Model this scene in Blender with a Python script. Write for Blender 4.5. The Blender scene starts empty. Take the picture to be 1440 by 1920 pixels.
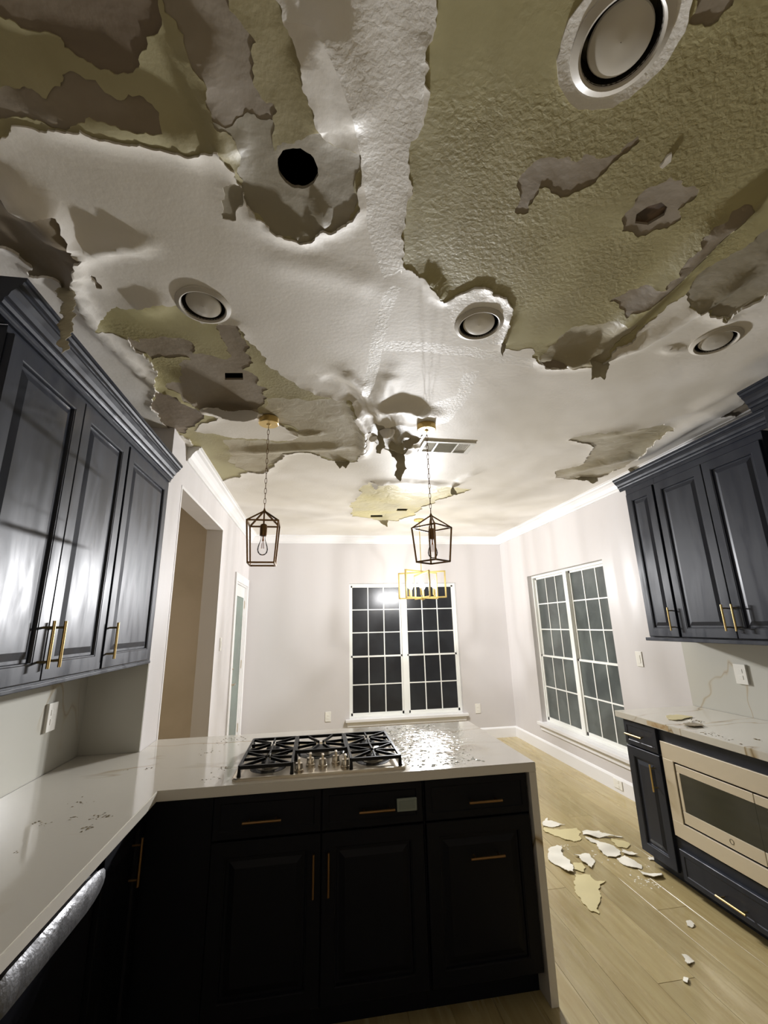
import bpy, bmesh, math, random
import numpy as np
from mathutils import Vector, Matrix
from mathutils.geometry import delaunay_2d_cdt

S = bpy.context.scene
COL = S.collection
random.seed(7)
RNG = np.random.default_rng(7)

# ------------------------------------------------------------------ camera
F_PX = 809.54
PITCH, YAW, ROLL = (math.radians(a) for a in (14.617, 9.095, -1.344))
CAM = np.array([0.0, 0.0, 1.5513])
_F = np.array([math.sin(YAW)*math.cos(PITCH), math.cos(YAW)*math.cos(PITCH), math.sin(PITCH)])
_R0 = np.array([math.cos(YAW), -math.sin(YAW), 0.0])
_U0 = np.cross(_R0, _F)
_R = _R0*math.cos(ROLL) + _U0*math.sin(ROLL)
_U = -_R0*math.sin(ROLL) + _U0*math.cos(ROLL)
cd = bpy.data.cameras.new('camera')
cd.sensor_fit = 'HORIZONTAL'; cd.sensor_width = 36.0
cd.lens = F_PX/1440*36.0
cd.clip_start = 0.02
cam = bpy.data.objects.new('camera', cd); COL.objects.link(cam)
mw = Matrix.Identity(4)
for i in range(3):
    mw[i][0] = _R[i]; mw[i][1] = _U[i]; mw[i][2] = -_F[i]; mw[i][3] = CAM[i]
cam.matrix_world = mw
S.camera = cam

def ray(px, py):
    c = ((px-720)/F_PX, -(py-960)/F_PX, 1.0)
    return c[0]*_R + c[1]*_U + c[2]*_F
def hit(axis, val, px, py):
    r = ray(px, py); i = 'xyz'.index(axis)
    return CAM + r*((val-CAM[i])/r[i])

# ------------------------------------------------------------------ exposure, world, lamps
S.view_settings.view_transform = 'Standard'
S.view_settings.look = 'None'
S.view_settings.exposure = 0.0
S.view_settings.gamma = 1.0
S.view_settings.use_curve_mapping = False
W = bpy.data.worlds.new('night_sky'); S.world = W; W.use_nodes = True
W.node_tree.nodes['Background'].inputs[0].default_value = (0.020, 0.022, 0.026, 1)
W.node_tree.nodes['Background'].inputs[1].default_value = 0.5
BULB_POWER = 1.75          # each chandelier bulb
FAR_REACH = 4.2
BULB_GLOW = 16.0
FILL_LAMP = 1.2           # added fill lamp behind the camera, brightens the near ceiling

# room numbers (metres)
XL, XK, XR, YB, H = -0.93, -1.243, 2.81, 6.27, 2.83     # left wall, recessed kitchen wall, right wall, back wall, ceiling
YRET, YREAR = 2.77, -6.0
CT = 0.914

# ------------------------------------------------------------------ helpers
def lin(c):
    return tuple(((x/255)/12.92 if x/255 <= 0.04045 else ((x/255+0.055)/1.055)**2.4) for x in c)

def mat(name, rgb, rough=0.5, metal=0.0, rgb2=None, cscale=6.0, bump=None, rvar=None, spec=0.5, coat=0.0,
        stretch=(1, 1, 1), contrast=(0.4, 0.6), emit=None, rand=0.0, coord='Object', bmask=None, bump2=None, trans=0.0, alpha=None):
    m = bpy.data.materials.new(name); m.use_nodes = True
    nt = m.node_tree; N = nt.nodes; L = nt.links
    b = N['Principled BSDF']
    b.inputs['Base Color'].default_value = (*lin(rgb), 1)
    b.inputs['Roughness'].default_value = rough
    b.inputs['Metallic'].default_value = metal
    b.inputs['Specular IOR Level'].default_value = spec
    b.inputs['Coat Weight'].default_value = coat
    b.inputs['Coat Roughness'].default_value = 0.05
    b.inputs['Transmission Weight'].default_value = trans
    tc = N.new('ShaderNodeTexCoord')
    mp = N.new('ShaderNodeMapping'); mp.inputs['Scale'].default_value = stretch
    if coord == 'World':
        g = N.new('ShaderNodeNewGeometry'); L.new(g.outputs['Position'], mp.inputs['Vector'])
    else:
        L.new(tc.outputs[coord], mp.inputs['Vector'])
    def noise(scale, detail=4, dist=0.0, rgh=0.5):
        n = N.new('ShaderNodeTexNoise'); n.inputs['Scale'].default_value = scale
        n.inputs['Detail'].default_value = detail; n.inputs['Distortion'].default_value = dist
        n.inputs['Roughness'].default_value = rgh
        L.new(mp.outputs[0], n.inputs['Vector']); return n
    csock = None
    if rgb2 is not None:
        n = noise(cscale, 5, 0.4)
        r = N.new('ShaderNodeValToRGB')
        r.color_ramp.elements[0].position = contrast[0]; r.color_ramp.elements[1].position = contrast[1]
        r.color_ramp.elements[0].color = (*lin(rgb), 1); r.color_ramp.elements[1].color = (*lin(rgb2), 1)
        L.new(n.outputs['Fac'], r.inputs['Fac']); csock = r.outputs['Color']
    if rand:
        oi = N.new('ShaderNodeObjectInfo')
        mr = N.new('ShaderNodeMapRange'); mr.inputs['To Min'].default_value = 1-rand; mr.inputs['To Max'].default_value = 1+rand
        L.new(oi.outputs['Random'], mr.inputs['Value'])
        hs = N.new('ShaderNodeHueSaturation'); L.new(mr.outputs[0], hs.inputs['Value'])
        if csock: L.new(csock, hs.inputs['Color'])
        else: hs.inputs['Color'].default_value = (*lin(rgb), 1)
        csock = hs.outputs['Color']
    if csock: L.new(csock, b.inputs['Base Color'])
    if rvar:
        n = noise(rvar[0], 4 if len(rvar) < 4 else 1, 0.5 if len(rvar) < 4 else rvar[3])
        mr = N.new('ShaderNodeMapRange'); mr.inputs['From Min'].default_value = 0.35; mr.inputs['From Max'].default_value = 0.65
        mr.inputs['To Min'].default_value = rvar[1]; mr.inputs['To Max'].default_value = rvar[2]
        L.new(n.outputs['Fac'], mr.inputs['Value']); L.new(mr.outputs[0], b.inputs['Roughness'])
    prev = None
    for bp in (bump, bump2):
        if bp:
            n = noise(bp[0], bp[3] if len(bp) > 3 else 3, bp[4] if len(bp) > 4 else 0.0)
            bn = N.new('ShaderNodeBump'); bn.inputs['Strength'].default_value = bp[1]; bn.inputs['Distance'].default_value = bp[2]
            L.new(n.outputs['Fac'], bn.inputs['Height'])
            if prev: L.new(prev.outputs[0], bn.inputs['Normal'])
            if bmask:
                n2 = noise(bmask, 2); m2 = N.new('ShaderNodeMapRange'); m2.inputs['From Min'].default_value = 0.42; m2.inputs['From Max'].default_value = 0.58
                m2.inputs['To Min'].default_value = bp[1]*.1; m2.inputs['To Max'].default_value = bp[1]
                L.new(n2.outputs['Fac'], m2.inputs['Value']); L.new(m2.outputs[0], bn.inputs['Strength'])
            prev = bn
    if prev: L.new(prev.outputs[0], b.inputs['Normal'])
    if emit:
        b.inputs['Emission Color'].default_value = (*lin(emit[0]), 1); b.inputs['Emission Strength'].default_value = emit[1]
    return m

def ob(name, verts, faces, m, parent=None, smooth=False):
    me = bpy.data.meshes.new(name); me.from_pydata([tuple(map(float, v)) for v in verts], [], faces); me.update()
    if m: me.materials.append(m)
    o = bpy.data.objects.new(name, me); COL.objects.link(o)
    if parent: o.parent = parent
    if smooth: me.polygons.foreach_set('use_smooth', [True]*len(me.polygons))
    return o

class MB:
    """collects simple solids into one mesh"""
    def __init__(s): s.v = []; s.f = []
    def add(s, v, f):
        k = len(s.v); s.v += [tuple(map(float, p)) for p in v]; s.f += [tuple(i+k for i in q) for q in f]; return s
    def box(s, x0, x1, y0, y1, z0, z1, bev=0.0):
        x0, x1 = sorted((x0, x1)); y0, y1 = sorted((y0, y1)); z0, z1 = sorted((z0, z1))
        if bev <= 0:
            v = [(x, y, z) for z in (z0, z1) for y in (y0, y1) for x in (x0, x1)]
            return s.add(v, [(0, 2, 3, 1), (4, 5, 7, 6), (0, 1, 5, 4), (2, 6, 7, 3), (0, 4, 6, 2), (1, 3, 7, 5)])
        bm = bmesh.new()
        bmesh.ops.create_cube(bm, size=1)
        for q in bm.verts:
            q.co = Vector(((x0+x1)/2+q.co.x*(x1-x0), (y0+y1)/2+q.co.y*(y1-y0), (z0+z1)/2+q.co.z*(z1-z0)))
        bmesh.ops.bevel(bm, geom=bm.edges[:], offset=bev, segments=2, affect='EDGES', profile=0.5)
        return s.bm(bm)
    def bm(s, bm, M=None):
        bm.verts.index_update()
        v = [(M @ q.co) if M is not None else q.co.copy() for q in bm.verts]
        f = [tuple(q.index for q in p.verts) for p in bm.faces]; bm.free(); return s.add(v, f)
    def bar(s, a, b, w, h=None, up=(0, 0, 1)):
        """rectangular bar from a to b"""
        a, b = Vector(a), Vector(b); h = h or w
        d = (b-a).normalized(); u = Vector(up)
        if abs(d.dot(u)) > 0.98: u = Vector((1, 0, 0))
        r = d.cross(u).normalized(); u = r.cross(d)
        v = []
        for p in (a, b):
            for i, j in ((-1, -1), (1, -1), (1, 1), (-1, 1)): v.append(p + r*(i*w/2) + u*(j*h/2))
        return s.add(v, [(0, 1, 2, 3), (7, 6, 5, 4), (0, 4, 5, 1), (1, 5, 6, 2), (2, 6, 7, 3), (3, 7, 4, 0)])
    def tube(s, pts, r, n=8, closed=False):
        pts = [Vector(p) for p in pts]; m = len(pts); rings = []
        for i, p in enumerate(pts):
            a = pts[(i-1) % m] if (closed or i > 0) else p; b = pts[(i+1) % m] if (closed or i < m-1) else p
            d = (b-a).normalized(); u = Vector((0, 0, 1)) if abs(d.z) < 0.9 else Vector((1, 0, 0))
            x = d.cross(u).normalized(); y = d.cross(x)
            rr = r[i] if isinstance(r, (list, tuple)) else r
            rings.append([p + (x*math.cos(t)+y*math.sin(t))*rr for t in [2*math.pi*k/n for k in range(n)]])
        v = [q for g in rings for q in g]; f = []
        for i in range(m if closed else m-1):
            j = (i+1) % m
            for k in range(n): f.append((i*n+k, i*n+(k+1) % n, j*n+(k+1) % n, j*n+k))
        if not closed: f += [tuple(range(n))[::-1], tuple(range((m-1)*n, m*n))]
        return s.add(v, f)
    def lathe(s, c, prof, n=32, axis=None, cap=True):
        """prof: (radius, height) list around +Z (or axis matrix) at c"""
        v = []; f = []; M = axis or Matrix.Identity(3); c = Vector(c)
        for r, z in prof:
            for k in range(n):
                t = 2*math.pi*k/n; v.append(c + M @ Vector((r*math.cos(t), r*math.sin(t), z)))
        for i in range(len(prof)-1):
            for k in range(n): f.append((i*n+k, i*n+(k+1) % n, (i+1)*n+(k+1) % n, (i+1)*n+k))
        if cap:
            f += [tuple(range(n))[::-1], tuple(range((len(prof)-1)*n, len(prof)*n))]
        return s.add(v, f)
    def prism(s, prof, fn, a, b):
        """prof 2-D outline; fn(p, q, t) -> 3-D point; extruded from t=a to t=b"""
        n = len(prof); v = [fn(p, q, a) for p, q in prof] + [fn(p, q, b) for p, q in prof]
        f = [tuple(range(n)), tuple(range(2*n-1, n-1, -1))] + [(i, i+n, (i+1) % n+n, (i+1) % n) for i in range(n)]
        return s.add(v, f)
    def build(s, name, m, parent=None, smooth=False, kind=None, fix=True):
        o = ob(name, s.v, s.f, m, parent, smooth)
        if fix:
            bm = bmesh.new(); bm.from_mesh(o.data); bmesh.ops.recalc_face_normals(bm, faces=bm.faces[:]); bm.to_mesh(o.data); bm.free()
        if smooth:
            try: o.data.set_sharp_from_angle(angle=math.radians(38))
            except Exception: pass
        if kind: o['kind'] = kind
        return o

def tag(o, label, cat, group=None):
    o['label'] = label; o['category'] = cat
    if group: o['group'] = group
    return o
def thing(name, loc, label, cat, group=None):
    o = bpy.data.objects.new(name, None); COL.objects.link(o); o.location = loc; o.empty_display_size = 0.05
    return tag(o, label, cat, group)
def rebase(root):
    """children were modelled in world coordinates: keep them there under a root that has a location"""
    bpy.context.view_layer.update()
    inv = Matrix.Translation(root.location).inverted()
    for c in root.children:
        c.matrix_parent_inverse = inv
    return root

# ------------------------------------------------------------------ materials
M_ceil = mat('ceiling_white', (219, 214, 205), 0.55, rgb2=(209, 203, 191), cscale=1.5, bump=(55, 0.12, 0.006, 3), coord='World')
M_ceil_t = mat('ceiling_white_textured', (218, 214, 206), 0.45, bump=(72, 0.28, 0.006, 3, 0.3), coord='World')
M_olive = mat('ceiling_olive_coat', (161, 153, 112), 0.45, rgb2=(144, 135, 96), cscale=2.2, bump=(62, 0.36, 0.008, 3, 0.3), bmask=2.2, coord='World')
M_olive_s = mat('ceiling_olive_smooth', (162, 154, 118), 0.5, rgb2=(146, 136, 100), cscale=2.0, bump=(70, 0.2, 0.005), coord='World')
M_yellow = mat('ceiling_pale_yellow', (192, 184, 150), 0.4, rgb2=(200, 190, 140), cscale=3.0, bump=(9, 0.5, 0.02, 4, 1.0), coord='World')
M_brown = mat('ceiling_brown_paper_and_shade', (138, 127, 110), 0.6, rgb2=(124, 111, 90), cscale=3.5, bump=(28, 0.25, 0.008), coord='World')  # brown paper; also the strip of painted fold shade
M_dark = mat('ceiling_dark_paper', (124, 111, 92), 0.6, rgb2=(110, 96, 78), cscale=3.0, bump=(28, 0.25, 0.008), coord='World')
M_grey = mat('ceiling_grey_paper', (156, 149, 134), 0.5, rgb2=(140, 132, 112), cscale=3.0, bump=(22, 0.25, 0.01), coord='World')
M_tan = mat('ceiling_tan_paper', (166, 158, 136), 0.45, rgb2=(150, 140, 114), cscale=5.0, bump=(12, 0.4, 0.015, 4, 0.8), coord='World')
M_flap = mat('hanging_paper', (158, 150, 124), 0.7, rgb2=(142, 133, 108), cscale=8, bump=(30, 0.2, 0.005), coord='World')
M_wallp = mat('wall_paint', (199, 195, 193), 0.42, rgb2=(195, 190, 187), cscale=0.8, stretch=(3.0, 3.0, 0.2), bump=(70, 0.06, 0.003), contrast=(0.2, 0.8), rvar=(3.0, 0.38, 0.58, 0.0), spec=0.38, coord='World')
M_trim = mat('trim_paint', (220, 218, 216), 0.3)
M_hall = mat('hall_wall_paint', (200, 188, 170), 0.6, rgb2=(190, 178, 158), cscale=2, coord='World')
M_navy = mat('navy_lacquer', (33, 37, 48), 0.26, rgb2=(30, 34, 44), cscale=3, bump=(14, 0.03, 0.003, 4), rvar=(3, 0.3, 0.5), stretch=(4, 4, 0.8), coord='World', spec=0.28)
M_navyd = mat('navy_lacquer_shaded', (9, 10, 16), 0.5, bump=(10, 0.03, 0.003, 4), stretch=(6, 6, 0.8), coord='World', spec=0.15)  # the same navy with the island side's shade put into the colour
M_brass = mat('brushed_brass', (214, 188, 128), 0.28, 1.0)
M_brassd = mat('antique_and_shaded_brass', (120, 92, 58), 0.4, 0.9)  # pendant brass; island and corner pulls are plain brass darkened as in shade
M_brassc = mat('satin_brass', (230, 208, 138), 0.5, 0.4)
M_steel = mat('stainless_steel', (200, 190, 172), 0.28, 1.0, bump=(40, 0.05, 0.002), stretch=(1, 8, 1))
M_steelb = mat('brushed_appliance_steel', (216, 206, 186), 0.42, 0.6, bump=(60, 0.06, 0.002), stretch=(1, 1, 12))
M_iron = mat('cast_iron', (7, 7, 8), 0.45, spec=0.22)
M_black = mat('black_void', (4, 4, 4), 0.9, spec=0.1)
M_bgloss = mat('black_glass', (40, 42, 36), 0.08, spec=0.6)
M_win_f = mat('window_vinyl', (228, 228, 222), 0.3)
M_plate = mat('white_plastic', (222, 219, 210), 0.3)
M_lens = mat('frosted_lens', (190, 184, 172), 0.22, coat=0.4)
M_can = mat('can_trim', (186, 180, 168), 0.35)
M_baffle = mat('can_baffle', (70, 66, 60), 0.25, 0.5)
M_floor = mat('oak_plank', (174, 159, 116), 0.2, rgb2=(156, 138, 95), cscale=5, stretch=(7, 0.7, 1), coord='World', rand=0.10, rvar=(2.2, 0.08, 0.34), bump=(3, 0.12, 0.01, 4, 1.0), contrast=(0.3, 0.7))
M_sub = mat('plank_joint', (140, 122, 86), 0.6)
M_scrap = mat('paint_scrap_white', (232, 228, 214), 0.5, bump=(30, 0.2, 0.004), coord='World')
M_scrapt = mat('paint_scrap_tan', (206, 194, 146), 0.5, bump=(30, 0.2, 0.004), coord='World')
M_crumb = mat('wet_crumb', (142, 130, 104), 0.5)
M_door = mat('door_paint', (214, 212, 208), 0.3)

def quartz(name, wet=False, rgb=(206, 201, 190), rough=0.08, k=1.0):
    m = mat(name, rgb, rough, coord='World', bump=(26, 0.25, 0.006, 4, 1.2) if wet else (3, 0.02, 0.01))
    nt = m.node_tree; N = nt.nodes; L = nt.links; b = N['Principled BSDF']
    g = N.new('ShaderNodeNewGeometry')
    mp = N.new('ShaderNodeMapping'); mp.inputs['Rotation'].default_value = (0.5, 0.3, 0.9); mp.inputs['Scale'].default_value = (0.5, 1.6, 0.9)
    L.new(g.outputs['Position'], mp.inputs['Vector'])
    n = N.new('ShaderNodeTexNoise'); n.inputs['Scale'].default_value = 1.1; n.inputs['Detail'].default_value = 3; n.inputs['Distortion'].default_value = 0.6
    L.new(mp.outputs[0], n.inputs['Vector'])
    r = N.new('ShaderNodeValToRGB'); e = r.color_ramp.elements
    e[0].position = 0.0; e[0].color = (*lin(rgb), 1); e[1].position = 1.0; e[1].color = (*lin(rgb), 1)
    base = lin(rgb)
    V_ = lambda c: tuple(a+(b_-a)*k for a, b_ in zip(base, lin(c)))
    for p, c in ((0.487, lin(rgb)), (0.4965, V_((170, 152, 116))), (0.5, V_((132, 112, 84))), (0.504, V_((176, 160, 128))), (0.515, lin(rgb))):
        x = e.new(p); x.color = (*c, 1)
    L.new(n.outputs['Fac'], r.inputs['Fac'])
    # only some stretches of a vein show
    n2 = N.new('ShaderNodeTexNoise'); n2.inputs['Scale'].default_value = 1.7; L.new(g.outputs['Position'], n2.inputs['Vector'])
    mr = N.new('ShaderNodeMapRange'); mr.inputs['From Min'].default_value = 0.42; mr.inputs['From Max'].default_value = 0.6; L.new(n2.outputs['Fac'], mr.inputs['Value'])
    mx = N.new('ShaderNodeMix'); mx.data_type = 'RGBA'; mx.inputs[6].default_value = (*lin(rgb), 1)
    L.new(mr.outputs[0], mx.inputs[0]); L.new(r.outputs[0], mx.inputs[7]); L.new(mx.outputs[2], b.inputs['Base Color'])
    if wet:   # the standing water lies round the right half of the cooktop
        bn = [q for q in N if q.type == 'BUMP'][0]
        vm = N.new('ShaderNodeVectorMath'); vm.operation = 'DISTANCE'; vm.inputs[1].default_value = (0.58, 2.62, CT)
        L.new(g.outputs['Position'], vm.inputs[0])
        mr2 = N.new('ShaderNodeMapRange'); mr2.inputs['From Min'].default_value = 0.18; mr2.inputs['From Max'].default_value = 0.5
        mr2.inputs['To Min'].default_value = 0.5; mr2.inputs['To Max'].default_value = 0.03
        L.new(vm.outputs['Value'], mr2.inputs['Value']); L.new(mr2.outputs[0], bn.inputs['Strength'])
    return m
M_quartz = quartz('quartz_top', True)
M_splash = quartz('quartz_splash', False, (184, 182, 172), 0.25, .55)

def glass(name, tint=(1, 1, 1), base=0.06, rough=0.02):
    m = bpy.data.materials.new(name); m.use_nodes = True; nt = m.node_tree; N = nt.nodes; L = nt.links
    N.remove(N['Principled BSDF']); out = N['Material Output']
    t = N.new('ShaderNodeBsdfTransparent'); t.inputs[0].default_value = (*tint, 1)
    g = N.new('ShaderNodeBsdfGlossy'); g.inputs['Roughness'].default_value = rough
    fr = N.new('ShaderNodeFresnel'); fr.inputs['IOR'].default_value = 1.25
    mx = N.new('ShaderNodeMixShader'); L.new(fr.outputs[0], mx.inputs[0]); L.new(t.outputs[0], mx.inputs[1]); L.new(g.outputs[0], mx.inputs[2])
    L.new(mx.outputs[0], out.inputs[0]); return m
M_glass = glass('clear_bulb_glass')
def fogged(name, rgb, rough):
    return mat(name, rgb, rough, spec=0.45, bump=(9, 0.06, 0.01, 3), coord='World', rgb2=tuple(int(c*0.8) for c in rgb), cscale=2.5)
M_pane = fogged('night_window_pane', (40, 42, 45), 0.26)
M_pane2 = fogged('misted_reflection_pane', (92, 97, 94), 0.2)  # misted grey, lightened by the room walls' reflection put into the colour
M_dglass = fogged('door_pane', (96, 118, 106), 0.2)
M_water = mat('water', (235, 240, 240), 0.02, spec=0.8, trans=0.9)

def bulb_glow():
    m = bpy.data.materials.new('lit_bulb'); m.use_nodes = True; nt = m.node_tree; N = nt.nodes; L = nt.links
    N.remove(N['Principled BSDF']); out = N['Material Output']
    t = N.new('ShaderNodeBsdfTransparent'); e = N.new('ShaderNodeEmission')
    e.inputs[0].default_value = (1.0, 0.93, 0.8, 1); e.inputs[1].default_value = BULB_GLOW
    a = N.new('ShaderNodeAddShader'); L.new(t.outputs[0], a.inputs[0]); L.new(e.outputs[0], a.inputs[1]); L.new(a.outputs[0], out.inputs[0]); return m
M_bulb = bulb_glow()
M_fil = mat('filament', (190, 120, 60), 0.4, 0.5)

# ------------------------------------------------------------------ setting: walls
def wall(name, x0, x1, y0, y1, z0, z1, m=M_wallp):
    return MB().box(x0, x1, y0, y1, z0, z1).build(name, m, kind='structure')
# left dining wall with the hall opening (3.046..4.42, up to 2.50) and the glazed door (5.33..6.20, up to 2.10)
HO0, HO1, HOZ = 3.046, 4.42, 2.50
D0, D1, DZ = 5.33, 6.14, 2.10
TW = 0.15
wl = MB(); wl.box(XL-TW, XL, YRET, HO0, 0, H+.05); wl.box(XL-TW, XL, HO0, HO1, HOZ, H+.05); wl.box(XL-TW, XL, HO1, D0, 0, H+.05)
wl.box(XL-TW, XL, D0, D1, DZ, H+.05); wl.box(XL-TW, XL, D1, YB, 0, H+.05)
wl.build('wall_left', M_wallp, kind='structure')
wall('wall_left_return', XK-.1, XL-TW, YRET, YRET+.12, 0, H+.05)
wall('wall_kitchen_left', XK-.12, XK, YREAR, YRET, 0, H+.05)
WB = (0.473, 2.062, 0.335, 2.133)      # back window opening x0,x1,z0,z1
WR = (3.90, 5.49, 0.335, 2.133)        # right window opening y0,y1,z0,z1
def holed(name, axis, c0, c1, a0, a1, hole):
    h0, h1, z0, z1 = hole; b = MB()
    def q(u0, u1, w0, w1):
        if axis == 'y': b.box(u0, u1, c0, c1, w0, w1)
        else: b.box(c0, c1, u0, u1, w0, w1)
    q(a0, h0, 0, H+.05); q(h1, a1, 0, H+.05); q(h0, h1, 0, z0); q(h0, h1, z1, H+.05)
    return b.build(name, M_wallp, kind='structure')
holed('wall_back', 'y', YB, YB+.14, XL-TW, XR+.14, WB)
holed('wall_right', 'x', XR, XR+.14, YREAR, YB, WR)
wall('wall_rear', XK-.12, XR+.14, YREAR-.12, YREAR, 0, H+.05, M_hall)
# hall beyond the opening
hb = MB(); hb.box(-2.9, -2.8, 2.4, 5.0, 0, H); hb.box(-2.9, XL-TW, 4.75, 4.85, 0, H); hb.box(-2.9, XL-TW, 2.9, 3.0, 0, H)
hb.build('wall_hall', M_hall, kind='structure')
MB().box(-2.9, XL-TW, 2.4, 5.0, H, H+.05).build('ceiling_hall', M_hall, kind='structure')
# quartz backsplashes: slabs fixed to the walls
MB().box(XK, XK+.008, 0.2, YRET, CT, 1.37).build('wall_left_backsplash', M_splash, kind='structure')
MB().box(XK+.008, XL-.001, YRET-.008, YRET, CT, 1.37).build('wall_return_backsplash', M_splash, kind='structure')
MB().box(XR-.008, XR, 0.0, 3.10, CT, 1.41).build('wall_right_backsplash', M_splash, kind='structure')

# crown mouldings
CROWN = [(0, 0), (0, -.115), (.012, -.115), (.014, -.098), (.026, -.088), (.04, -.06), (.06, -.036), (.078, -.028), (.082, -.014), (.094, -.012), (.094, 0)]
def crown(name, fn, a, b): return MB().prism(CROWN, fn, a, b).build(name, M_trim, kind='structure')
crown('trim_1', lambda p, q, t: (XL+p, t, H+q), 3.07, YB)
crown('trim_2', lambda p, q, t: (XR-p, t, H+q), YREAR, YB)
crown('trim_3', lambda p, q, t: (t, YB-p, H+q), XL, XR)
# baseboards
BASE = [(0, 0), (.016, 0), (.016, .115), (.008, .13), (0, .135)]
def base(name, fn, a, b): return MB().prism(BASE, fn, a, b).build(name, M_trim, kind='structure')
base('baseboard_right', lambda p, q, t: (XR-p, t, q), 3.06, YB)
base('baseboard_back', lambda p, q, t: (t, YB-p, q), XL, XR)
base('baseboard_left', lambda p, q, t: (XL+p, t, q), HO1+.02, D0-.10)
# painted bead round the opening
ow = MB()
for (y, s) in ((HO0, -1), (HO1, 1)): ow.box(XL-.001, XL+.002, y, y+s*.02, 0, HOZ+.02)
ow.box(XL-.001, XL+.0025, HO0-.02, HO1+.02, HOZ, HOZ+.02)
ow.build('trim_4', M_trim, kind='structure')

# ------------------------------------------------------------------ floor of planks
fl = MB().box(XK-.12, XR+.14, YREAR-.12, YB+.14, -.06, -.003).build('floor', M_sub, kind='structure')
MB().box(-2.9, XL-.0, 2.4, 5.0, -.06, -.002).build('floor_hall', M_floor, kind='structure')
PW = 0.185; k = 0; x = XK-.02
while x < XR:
    off = (k*0.73) % 1.9; y = -0.2 - off
    while y < YB:
        y1 = min(y+1.9, YB); x1 = min(x+PW, XR)
        if y1 > -0.2 and y1-max(y, -.2) > .03 and not (x1 < 0.95 and y > 3.2 and False):
            b = MB(); a0, a1, c0, c1 = x+.0006, x1-.0006, max(y, -.2)+.0006, y1-.0006
            b.add([(a0, c0, -.003), (a1, c0, -.003), (a1, c1, -.003), (a0, c1, -.003), (a0, c0, -.0007), (a1, c0, -.0007), (a1, c1, -.0007), (a0, c1, -.0007),
                   (a0+.0009, c0+.0009, 0), (a1-.0009, c0+.0009, 0), (a1-.0009, c1-.0009, 0), (a0+.0009, c1-.0009, 0)],
                  [(0, 1, 5, 4), (1, 2, 6, 5), (2, 3, 7, 6), (3, 0, 4, 7), (4, 5, 9, 8), (5, 6, 10, 9), (6, 7, 11, 10), (7, 4, 8, 11), (8, 9, 10, 11)])
            b.build('plank', M_floor, fl, fix=False)
        y += 1.9
    x += PW; k += 1
MB().box(XK, XR, YREAR, -.2, -.012, 0).build('floor_living_room', M_floor, kind='structure')

# ------------------------------------------------------------------ ceiling with peeled patches
def c2(px, py):
    p = hit('z', H, px, py); return (p[0], p[1])
def jag(poly, seed, amp=0.11, step=0.014):
    rg = random.Random(seed); out = []
    def rec(a, b):
        d = math.hypot(b[0]-a[0], b[1]-a[1])
        if d < step: return [a]
        nx, ny = -(b[1]-a[1])/d, (b[0]-a[0])/d; o = rg.uniform(-amp, amp)*min(d, .15)
        m = ((a[0]+b[0])/2+nx*o, (a[1]+b[1])/2+ny*o); return rec(a, m)+rec(m, b)
    for i in range(len(poly)): out += rec(poly[i], poly[(i+1) % len(poly)])
    return out
def circ(cx, cy, r, n=40, jit=0): return [(cx+(r+random.uniform(-jit, jit))*math.cos(2*math.pi*k/n), cy+(r+random.uniform(-jit, jit))*math.sin(2*math.pi*k/n)) for k in range(n)]

P = {}
P['olive1'] = [(-60,-60),(0,-40),(500,-40),(530,30),(548,60),(557,90),(566,120),(566,150),(578,180),(590,200),(598,232),(612,255),(640,270),(676,282),(677,310),(672,370),(655,410),(640,420),(626,430),(606,424),(590,440),(562,447),(530,430),(497,405),(470,385),(459,368),(455,345),(440,310),(420,285),(410,262),(385,275),(360,281),(310,270),(250,256),(200,245),(120,232),(40,230),(22,235),(16,250),(-30,255),(-80,200)]
P['dark1'] = [(-40,10),(0,25),(40,48),(85,55),(115,68),(122,85),(150,105),(180,122),(215,135),(240,135),(255,125),(262,100),(275,65),(300,50),(305,40),(300,15),(285,-40),(-20,-50)]
P['brown2'] = [(-40,160),(40,158),(90,172),(115,155),(118,135),(140,130),(180,145),(220,178),(270,175),(300,200),(307,232),(290,235),(240,225),(200,212),(150,212),(110,225),(60,215),(-40,200)]
P['dark2'] = [(290,-40),(430,-40),(430,15),(450,35),(470,60),(480,75),(472,100),(474,150),(490,180),(512,190),(520,205),(512,225),(440,235),(425,225),(400,205),(390,180),(385,130),(360,100),(345,55),(310,15)]
P['grey1'] = [(398,205),(425,222),(512,222),(514,240),(516,280),(530,262),(570,255),(602,238),(612,255),(640,270),(676,282),(677,310),(672,370),(655,410),(640,420),(626,430),(606,424),(590,440),(562,447),(530,430),(497,405),(470,385),(459,368),(455,330),(452,290),(445,260),(436,238)]
P['brown3'] = [(-40,340),(0,355),(60,385),(108,392),(118,410),(130,440),(140,465),(157,472),(140,482),(138,510),(135,538),(115,537),(105,520),(85,515),(55,513),(52,505),(62,500),(60,495),(25,465),(0,458),(-50,440)]
P['brown4'] = [(170,508),(180,513),(193,537),(182,536),(172,520)]
P['brown5'] = [(418,345),(432,338),(450,340),(457,365),(445,385),(443,408),(418,405),(415,370)]
P['olive2'] = [(180,612),(188,597),(200,582),(250,573),(305,562),(340,570),(380,603),(425,604),(445,605),(470,640),(500,670),(560,720),(610,740),(655,748),(664,760),(668,790),(688,815),(685,830),(672,863),(655,865),(625,862),(600,852),(560,843),(530,848),(515,865),(495,885),(465,882),(450,893),(415,901),(400,890),(372,850),(345,818),(335,812),(300,780),(285,745),(292,720),(296,700),(280,670),(250,640),(205,620)]
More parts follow.
